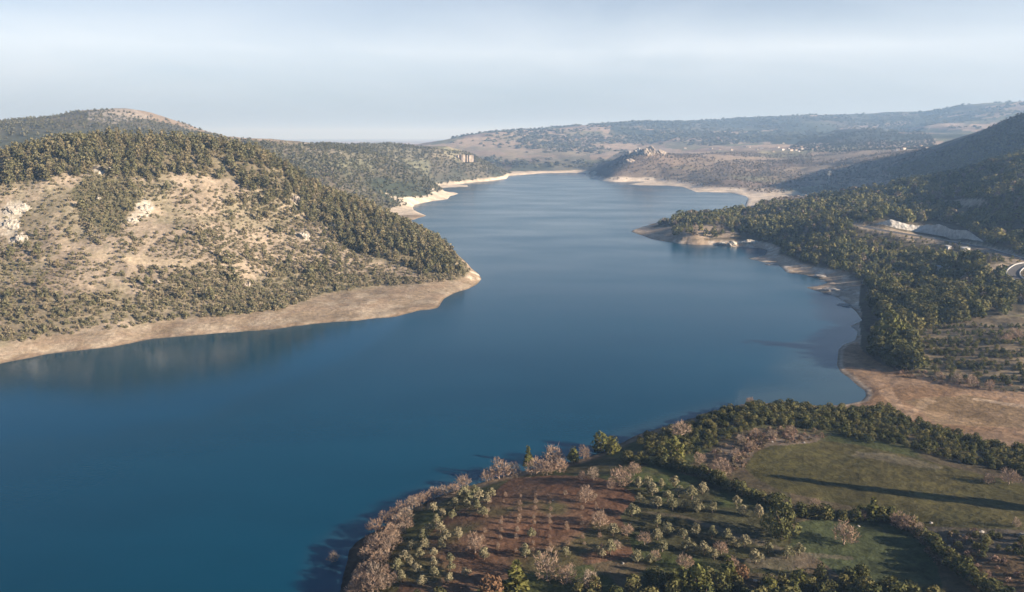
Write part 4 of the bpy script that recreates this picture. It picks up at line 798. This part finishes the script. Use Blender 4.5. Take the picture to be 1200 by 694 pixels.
ROWS_ = [[(759, 565), (764, 575), (770, 590)], [(775, 568), (782, 583), (788, 592)], [(790, 565), (795, 577), (802, 592)], [(810, 579), (817, 594)], [(823, 574), (835, 596)], [(863, 588), (870, 599), (889, 601)],
         [(770, 612), (782, 621)], [(770, 628), (776, 641)], [(801, 627), (805, 639)], [(815, 623), (834, 625)], [(852, 629), (859, 637)], [(872, 636), (885, 654)], [(900, 643), (922, 649), (936, 645)], [(825, 645), (837, 651)], [(746, 654), (762, 656)], [(749, 585), (748, 567), (740, 599)]]
for ri, row in enumerate(ROWS_):
    for k, (x, y) in enumerate(row):
        h_ = random.uniform(11.5, 15.5); p = base_of(x, y, h_); add_tree(random.choice(OLIVE), 'olive_tree', p, tall(p, h_), f'olive tree in the shaded orchard, {ORD[k]} from the lake in the {ORD[ri]} short row', 'olive tree', 'olive trees of the shaded orchard', wide=random.uniform(.85, 1.3))
for x, y, h_, lab in [(537, 627, 14, 'round olive tree alone at the left edge of the ploughed soil'), (622, 626, 12, 'pale little tree alone in the middle of the ploughed field'), (615, 647, 16, 'olive tree at the near edge of the ploughed field'), (567, 651, 14, 'olive tree beside a bare pale tree below the ploughed field'), (663, 648, 12, 'small pale tree on the green strip below the ploughed field'),
                     (718, 622, 15, 'yellowish olive tree at the right border of the ploughed field'), (715, 643, 17, 'leaning pale olive tree between ploughed field and orchard'), (631, 650, 8, 'tiny olive tree next to the larger one at the near field edge'), (706, 650, 11, 'small olive tree nearest the bottom wood by the field corner'), (700, 646, 10, 'stunted pale tree at the field corner')]:
    p = base_of(x, y, h_); add_tree(random.choice(OLIVE), 'olive_tree', p, tall(p, h_), lab, 'olive tree')
# saplings: thin whips with a few twigs
def sapling(seed):
    g = np.random.default_rng(seed); tr = [((0, 0, -.1), (.02, 0, .95), .045, .02)]
    for k in range(7):
        a = g.uniform(0, 6.3); z = g.uniform(.35, .85); tr.append(((0.01, 0, z), (.22*cos(a), .22*sin(a), z+.22), .022, .008))
    V, Qs = tubes(tr, 4); return V, Qs
SAPM = plain('sapling_bark', (.27, .20, .15), .9, 2.0); SAP = [mesh_np('sapling', *sapling(s), SAPM) for s in range(3)]
for r_ in range(8):
    for k in range(9):
        x = 577+r_*17.5+k*(-1.5+.35*r_)-2+random.uniform(-1, 1); y = 582+k*8.2+random.uniform(-2, 2)
        if not inpoly(np.array([x]), np.array([y]), [(560, 578), (700, 572), (722, 600), (728, 650), (560, 652)])[0] or random.random() < .15: continue
        p = at(x, y); o = obj('sapling', random.choice(BAREM)['one_me']); o.location = p; s = random.uniform(1.0, 1.8); o.scale = (s, s, s); o.rotation_euler = (0, 0, random.uniform(0, 6)); tag(o, f'leafless sapling in the ploughed field, {ORD[k]} from far end in {ORD[r_]} row from left', 'sapling', 'saplings in the ploughed field')
# leafless trees
BT = [(542, 565, 17, 'round pinkish bare tree standing alone on the shore, against the water'), (585, 551, 25, 'largest bare pinkish tree on the shore left of the yellow green conifer'), (601, 551, 18, 'bare tree just right of the largest pinkish one on the shore'), (571, 558, 15, 'bare pinkish bush just left of the largest shore tree'),
      (628, 547, 22, 'bare brown tree in front of the yellow green conifer'), (641, 549, 18, 'bare bush under the large grey domed tree'), (648, 531, 25, 'large grey domed bare tree against the water right of the conifer'), (656, 546, 19, 'purplish bare bush at the right foot of the grey domed tree'),
      (684, 531, 16, 'tan bare bush beside the two yellow green shore trees'), (727, 560, 24, 'reddish bare tree at the top of the orchard, the tallest there'), (716, 569, 12, 'low reddish bush at the foot of the tallest reddish bare tree'), (695, 556, 14, 'greyish bare tree in the dark patch above the orchard'), (682, 558, 12, 'tan bare bush at the lake side of the dark patch'), (743, 550, 16, 'pale bare tree between the dark patch and the orchard rows'),
      (703, 609, 20, 'pink bare tree at the right side of the ploughed field'), (641, 665, 33, 'big pale brown bare tree below the ploughed field'), (664, 674, 22, 'greyish bare tree leaning on the big pale brown one'), (557, 638, 24, 'slim pale bare tree below the left part of the ploughed field'), (691, 680, 22, 'tan bare tree at the left end of the bottom wood'), (686, 581, 20, 'bare tree with a white base on the upper right of the ploughed field'),
      (989, 627, 26, 'round pale bare tree alone in the shaded meadow'), (803, 660, 18, 'purplish bare bush above the bottom wood'), (798, 504, 20, 'pinkish bare tree inside the evergreen belt near the lake'), (879, 471, 10, 'whitish bare bush at the tip of the evergreen belt against the water'),
      (845, 549, 22, 'pink bare bush on the left border of the grass field, nearest the field'), (832, 552, 16, 'reddish bush beside the pink one left of the grass field'), (820, 538, 14, 'tan bush at the lower end of the stony clearing'), (862, 532, 12, 'dusky bare bush between stony clearing and grass field'), (880, 523, 11, 'dusky bush at the upper corner of the grass field'), (905, 510, 12, 'mauve bush on the scrub above the stony clearing'), (925, 505, 11, 'tan bush under the evergreen belt above the field'), (885, 508, 11, 'mauve bush under the evergreen belt beside the clearing'), (868, 514, 10, 'low pink bush at the far end of the stony clearing'),
      (1051, 611, 16, 'tan bare bush at the top of the slanting hedge'), (1062, 614, 18, 'tallest tan bare bush of the slanting hedge'), (1076, 622, 14, 'tan bush in the middle of the slanting hedge'), (1087, 632, 12, 'tan bush lower in the slanting hedge'), (1009, 604, 12, 'pinkish bush at the hedge corner next to the small conifer'), (955, 592, 14, 'reddish bare bush in the orchard hedge'), (1158, 562, 11, 'pale bare bush on the far side of the shadowed field'), (1182, 561, 16, 'whitish bare tree at the right end of the field'), (1191, 614, 9, 'whitish bush at the right edge below the field'),
      (1190, 393, 12, 'whitish bare tree beside the terraces at the right edge'), (1180, 397, 9, 'small whitish bare tree left of the larger one by the terraces'), (1138, 447, 12, 'purplish bare bush at the inner edge of the beach, the left of two'), (1122, 444, 11, 'brown bare bush at the inner edge of the beach'), (1160, 452, 10, 'purplish bare bush at the inner edge of the beach near the right edge'), (1100, 441, 10, 'grey bare bush where terraces meet the beach'),
      (391, 651, 12, 'dead bare bush standing in the water off the mud shore'), (575, 690, 27, 'bare rusty tree'), (755, 632, 16, 'reddish bare bush between the orchard rows'), (735, 622, 14, 'dull bare tree at the left end of the orchard'), (768, 652, 14, 'reddish bare bush under the orchard rows'), (845, 643, 15, 'tan bare tree in the lower orchard'), (858, 661, 15, 'tan bare tree between orchard and tall yellow green tree'), (722, 640, 11, 'dull bush left of the orchard')]
for x, y, h_, lab in BT:
    if lab == 'bare rusty tree': continue
    p = base_of(x, y, h_) if x != 391 else np.array([*ground0(391, 658), -.1]); add_tree(random.choice(BARE), 'bare_tree', p, tall(p, h_), lab, 'bare tree', wide=random.uniform(1.0, 1.3))
SHOREB = [(440, 617, 16), (452, 604, 14), (458, 622, 15), (447, 632, 14), (439, 640, 17), (455, 640, 17), (463, 632, 13), (430, 650, 14), (443, 655, 15), (452, 652, 13), (428, 668, 14), (440, 671, 16), (452, 668, 12), (424, 682, 16), (437, 686, 18), (449, 684, 14), (461, 678, 12), (466, 611, 14), (476, 602, 14), (470, 593, 14), (483, 590, 14), (492, 586, 12), (500, 582, 12), (510, 578, 13), (521, 575, 12), (532, 573, 11), (478, 613, 13), (416, 690, 15), (462, 598, 12), (490, 595, 10), (420, 674, 11), (433, 633, 11), (470, 620, 10)]
for i, (x, y, h_) in enumerate(sorted(SHOREB, key=lambda q: (q[1]-q[0]*.6))):
    p = base_of(x, y, h_*1.1); add_tree(random.choice(BARE), 'bare_bush', p, tall(p, h_*1.1), f'pinkish bare bush of the shore thicket, {ORD[i]} along from the round lone tree', 'bare bush', 'bare bushes along the shore', wide=random.uniform(1.15, 1.45))
# evergreens with a look of their own
for P, nm, x, y, h_, wd, lab in [(CONIF[0], 'conifer', 619, 533, 26, 1.2, 'yellow green conifer standing on the shore against the water'), (LIME[0], 'yellow_green_tree', 672, 535, 18, 1.0, 'dull yellow green bush between the grey domed tree and the pair'), (LIME[1], 'yellow_green_tree', 704, 518, 24, 1.0, 'yellow green tree on the shore, left and taller one of the pair'), (LIME[0], 'yellow_green_tree', 717, 523, 20, 1.15, 'yellow green tree on the shore, right one of the pair'),
        (LIME[1], 'yellow_green_tree', 788, 530, 29, 1.05, 'round yellow green tree at the lower end of the evergreen belt'), (BIG[0], 'evergreen_oak', 915, 612, 46, .95, 'biggest dark evergreen, standing alone at the right of the orchard'), (CONIF[1], 'conifer', 1021, 599, 24, 1.5, 'yellow green conifer in the hedge corner by the grass field'), (CONIF[0], 'yellow_green_tree', 605, 677, 33, 1.9, 'tall yellow green tree below the ploughed field'),
        (RUST[0], 'rust_tree', 575, 688, 28, 1.2, 'rust coloured tree at the bottom edge below the olive grove'), (CONIF[1], 'yellow_green_tree', 852, 672, 34, 1.5, 'tallest yellow green tree of the bottom wood'), (LIME[0], 'yellow_green_tree', 797, 683, 28, 1.0, 'yellow green tree in the bottom wood, left of a close pair'), (LIME[1], 'yellow_green_tree', 817, 682, 30, 1.0, 'yellow green tree in the bottom wood, right of a close pair'), (LIME[0], 'yellow_green_tree', 903, 690, 22, 1.1, 'yellow green tree at the bottom edge beside the track'),
        (LIME[1], 'yellow_green_tree', 935, 680, 22, 1.1, 'dull yellow green tree right of the track in the bottom wood'), (RUST[0], 'rust_tree', 868, 672, 20, 1.1, 'brown leaved tree next to the tallest yellow green tree'), (RUST[0], 'rust_tree', 700, 692, 14, .9, 'small reddish tree at the bottom edge'), (LIME[0], 'yellow_green_tree', 1040, 392, 38, 1.0, 'big yellow green tree on the near corner of the right bank')]:
    p = base_of(x, y, h_); add_tree(P, nm, p, tall(p, h_), lab, 'tree', wide=wd)
# tall trees just beyond the right edge, whose long shadow crosses the field
for x, y, h_ in [(1228, 596, 24.0), (1236, 598, 26.0), (1244, 599, 23.0)]:
    p = at(x, y); add_tree(CONIF[0], 'poplar', p, h_, 'tall tree standing outside the right edge beyond the grass field', 'tree', 'tall trees beyond the right edge', wide=.6)

# ------------------------------------------------------------------ houses, hut, pylon
WALLM = plain('whitewash', (.60, .575, .53), .8, .5, .85, 1.08); WALLT = plain('ochre_render', (.52, .43, .33), .85, .5); ROOFM = plain('clay_tiles', (.27, .185, .14), .85, 1.2); PANE, _, pb = mat('dark_pane'); pb.inputs['Base Color'].default_value = (.03, .035, .04, 1); pb.inputs['Roughness'].default_value = .2
FLATM = plain('grey_sheet', (.36, .36, .35), .6, .8)
def box(x0, x1, y0, y1, z0, z1):
    V = [(x, y, z) for z in (z0, z1) for x, y in ((x0, y0), (x1, y0), (x1, y1), (x0, y1))]; return V, [(3, 2, 1, 0), (4, 5, 6, 7), (0, 1, 5, 4), (1, 2, 6, 5), (2, 3, 7, 6), (3, 0, 4, 7)]
def joinp(parts):
    V, Qs = [], []
    for v, q in parts: s = len(V); V += list(v); Qs += [tuple(i+s for i in f) for f in q]
    return V, Qs
def house_meshes(wx_, dy_, hz_):
    wall = box(-wx_, wx_, -dy_, dy_, -1.5, hz_); e = .5; rh = dy_*.55
    roof = ([(-wx_-e, -dy_-e, hz_-.1), (wx_+e, -dy_-e, hz_-.1), (wx_+e, 0, hz_+rh), (-wx_-e, 0, hz_+rh), (-wx_-e, dy_+e, hz_-.1), (wx_+e, dy_+e, hz_-.1), (-wx_-e, -dy_-e, hz_+.15), (wx_+e, -dy_-e, hz_+.15), (wx_+e, 0, hz_+rh+.3), (-wx_-e, 0, hz_+rh+.3), (-wx_-e, dy_+e, hz_+.15), (wx_+e, dy_+e, hz_+.15)],
            [(0, 1, 2, 3), (3, 2, 5, 4), (6, 9, 8, 7), (9, 10, 11, 8), (0, 6, 7, 1), (4, 5, 11, 10), (1, 7, 8, 2), (2, 8, 11, 5), (0, 3, 9, 6), (3, 4, 10, 9)])
    wins = []
    for s in (-.6, 0, .6):
        for z in ([1.0, hz_-1.9] if hz_ > 5 else [1.2]): wins.append(box(s*wx_-.5, s*wx_+.5, -dy_-.06, -dy_+.02, z, z+1.2))
    return wall, roof, joinp(wins)
HM = [(house_meshes(6, 4.5, 5.8)), (house_meshes(8, 5, 6.5)), (house_meshes(5, 4, 3.4))]
HOUSE_PX = [(803, 174.5), (833, 175), (843.5, 175.8), (886.7, 176), (906.5, 178.5), (917, 176.3), (924, 175.2), (930, 174.2), (934.5, 175.2), (939, 173), (944, 174), (933, 176.8), (927, 177), (878.5, 173), (872.7, 172.5), (918, 168.5), (970.7, 174), (1059, 175.5), (1066, 173), (1079, 172.3), (1073, 174.2), (1052, 176.5), (857, 176.5), (893, 174.5), (912, 173.5), (952, 176), (940, 175.6), (936, 178), (958, 173.5), (1086, 174)]
HOUSE_PX.sort()
for i, (x, y) in enumerate(HOUSE_PX):
    p = at(x, y); v = i % 3; wall, roof, wins = HM[v]; r = empty('house', p, random.uniform(-.6, .6), .78)
    obj('wall', mesh_np('house_wall', *[np.array(a) for a in wall], WALLT if i % 5 == 3 else WALLM), r); obj('roof', mesh_np('house_roof', *[np.array(a) for a in roof], ROOFM), r); obj('window', mesh_np('house_window', *[np.array(a) for a in wins], PANE), r)
    tag(r, f'{"ochre" if i % 5 == 3 else "white"} hillside house of the far village, {ORD[i]} from its left end', 'house', 'houses of the far village')
p = at(1155, 320); r = empty('hut', p, .5); wall, roof, wins = house_meshes(1.8, 1.5, 2.3); obj('wall', mesh_np('hut_wall', *[np.array(a) for a in wall], WALLM), r); obj('roof', mesh_np('hut_roof', *[np.array(a) for a in roof], FLATM), r); obj('window', mesh_np('hut_window', *[np.array(a) for a in wins], PANE), r); tag(r, 'tiny white hut between the forest and the road bend', 'hut')
for x, y, wd, lab in [(1131, 294, 3.6, 'low white shed under the road, beside the forest edge'), (1111, 292, 1.8, 'small white shed left of the low one under the road'), (1106, 316, 6.0, 'flat grey roofed shed half hidden among the forest trees')]:
    p = at(x, y); r = empty('shed', p, .25); wall = box(-wd, wd, -2, 2, -1, 2.6); obj('wall', mesh_np('shed_wall', *[np.array(a) for a in wall], WALLM if 'white' in lab else WALLT), r)
    rf = ([(-wd-.4, -2.4, 2.55), (wd+.4, -2.4, 2.55), (wd+.4, 2.4, 3.2), (-wd-.4, 2.4, 3.2), (-wd-.4, -2.4, 2.7), (wd+.4, -2.4, 2.7), (wd+.4, 2.4, 3.35), (-wd-.4, 2.4, 3.35)], [(3, 2, 1, 0), (4, 5, 6, 7), (0, 1, 5, 4), (1, 2, 6, 5), (2, 3, 7, 6), (3, 0, 4, 7)])
    obj('roof', mesh_np('shed_roof', *[np.array(a) for a in rf], FLATM), r); tag(r, lab, 'shed')
p = at(971, 218); tr = []
Hp = 34.0
for sx in (-1, 1):
    for sy in (-1, 1): tr.append(((sx*3.2, sy*3.2, -1), (sx*.7, sy*.7, Hp*.7), .22, .16)); tr.append(((sx*.7, sy*.7, Hp*.7), (sx*.25, sy*.25, Hp), .16, .12))
for k in range(7):
    a, b = k/7*.7, (k+1)/7*.7; wa, wb = 3.2-2.5*k/7, 3.2-2.5*(k+1)/7
    for s in (-1, 1): tr += [((-wa, s*wa, Hp*a), (wb, s*wb, Hp*b), .1, .1), ((s*wa, -wa, Hp*a), (s*wb, wb, Hp*b), .1, .1)]
V, Qs = tubes(tr, 4); r = empty('pylon', p, .3); STEEL = plain('galvanised_steel', (.55, .55, .55), .5, 2); obj('tower', mesh_np('pylon_tower', V, Qs, STEEL), r)
for z, l in ((.72, 6), (.82, 5), (.92, 4)):
    V, Qs = tubes([((-l, 0, Hp*z), (l, 0, Hp*z), .2, .2), ((-l, 0, Hp*z), (0, 0, Hp*z+1.6), .1, .1), ((l, 0, Hp*z), (0, 0, Hp*z+1.6), .1, .1)], 4); obj('crossarm', mesh_np('pylon_crossarm', V, Qs, STEEL), r)
tag(r, 'pale lattice pylon above the right bank forest', 'pylon')
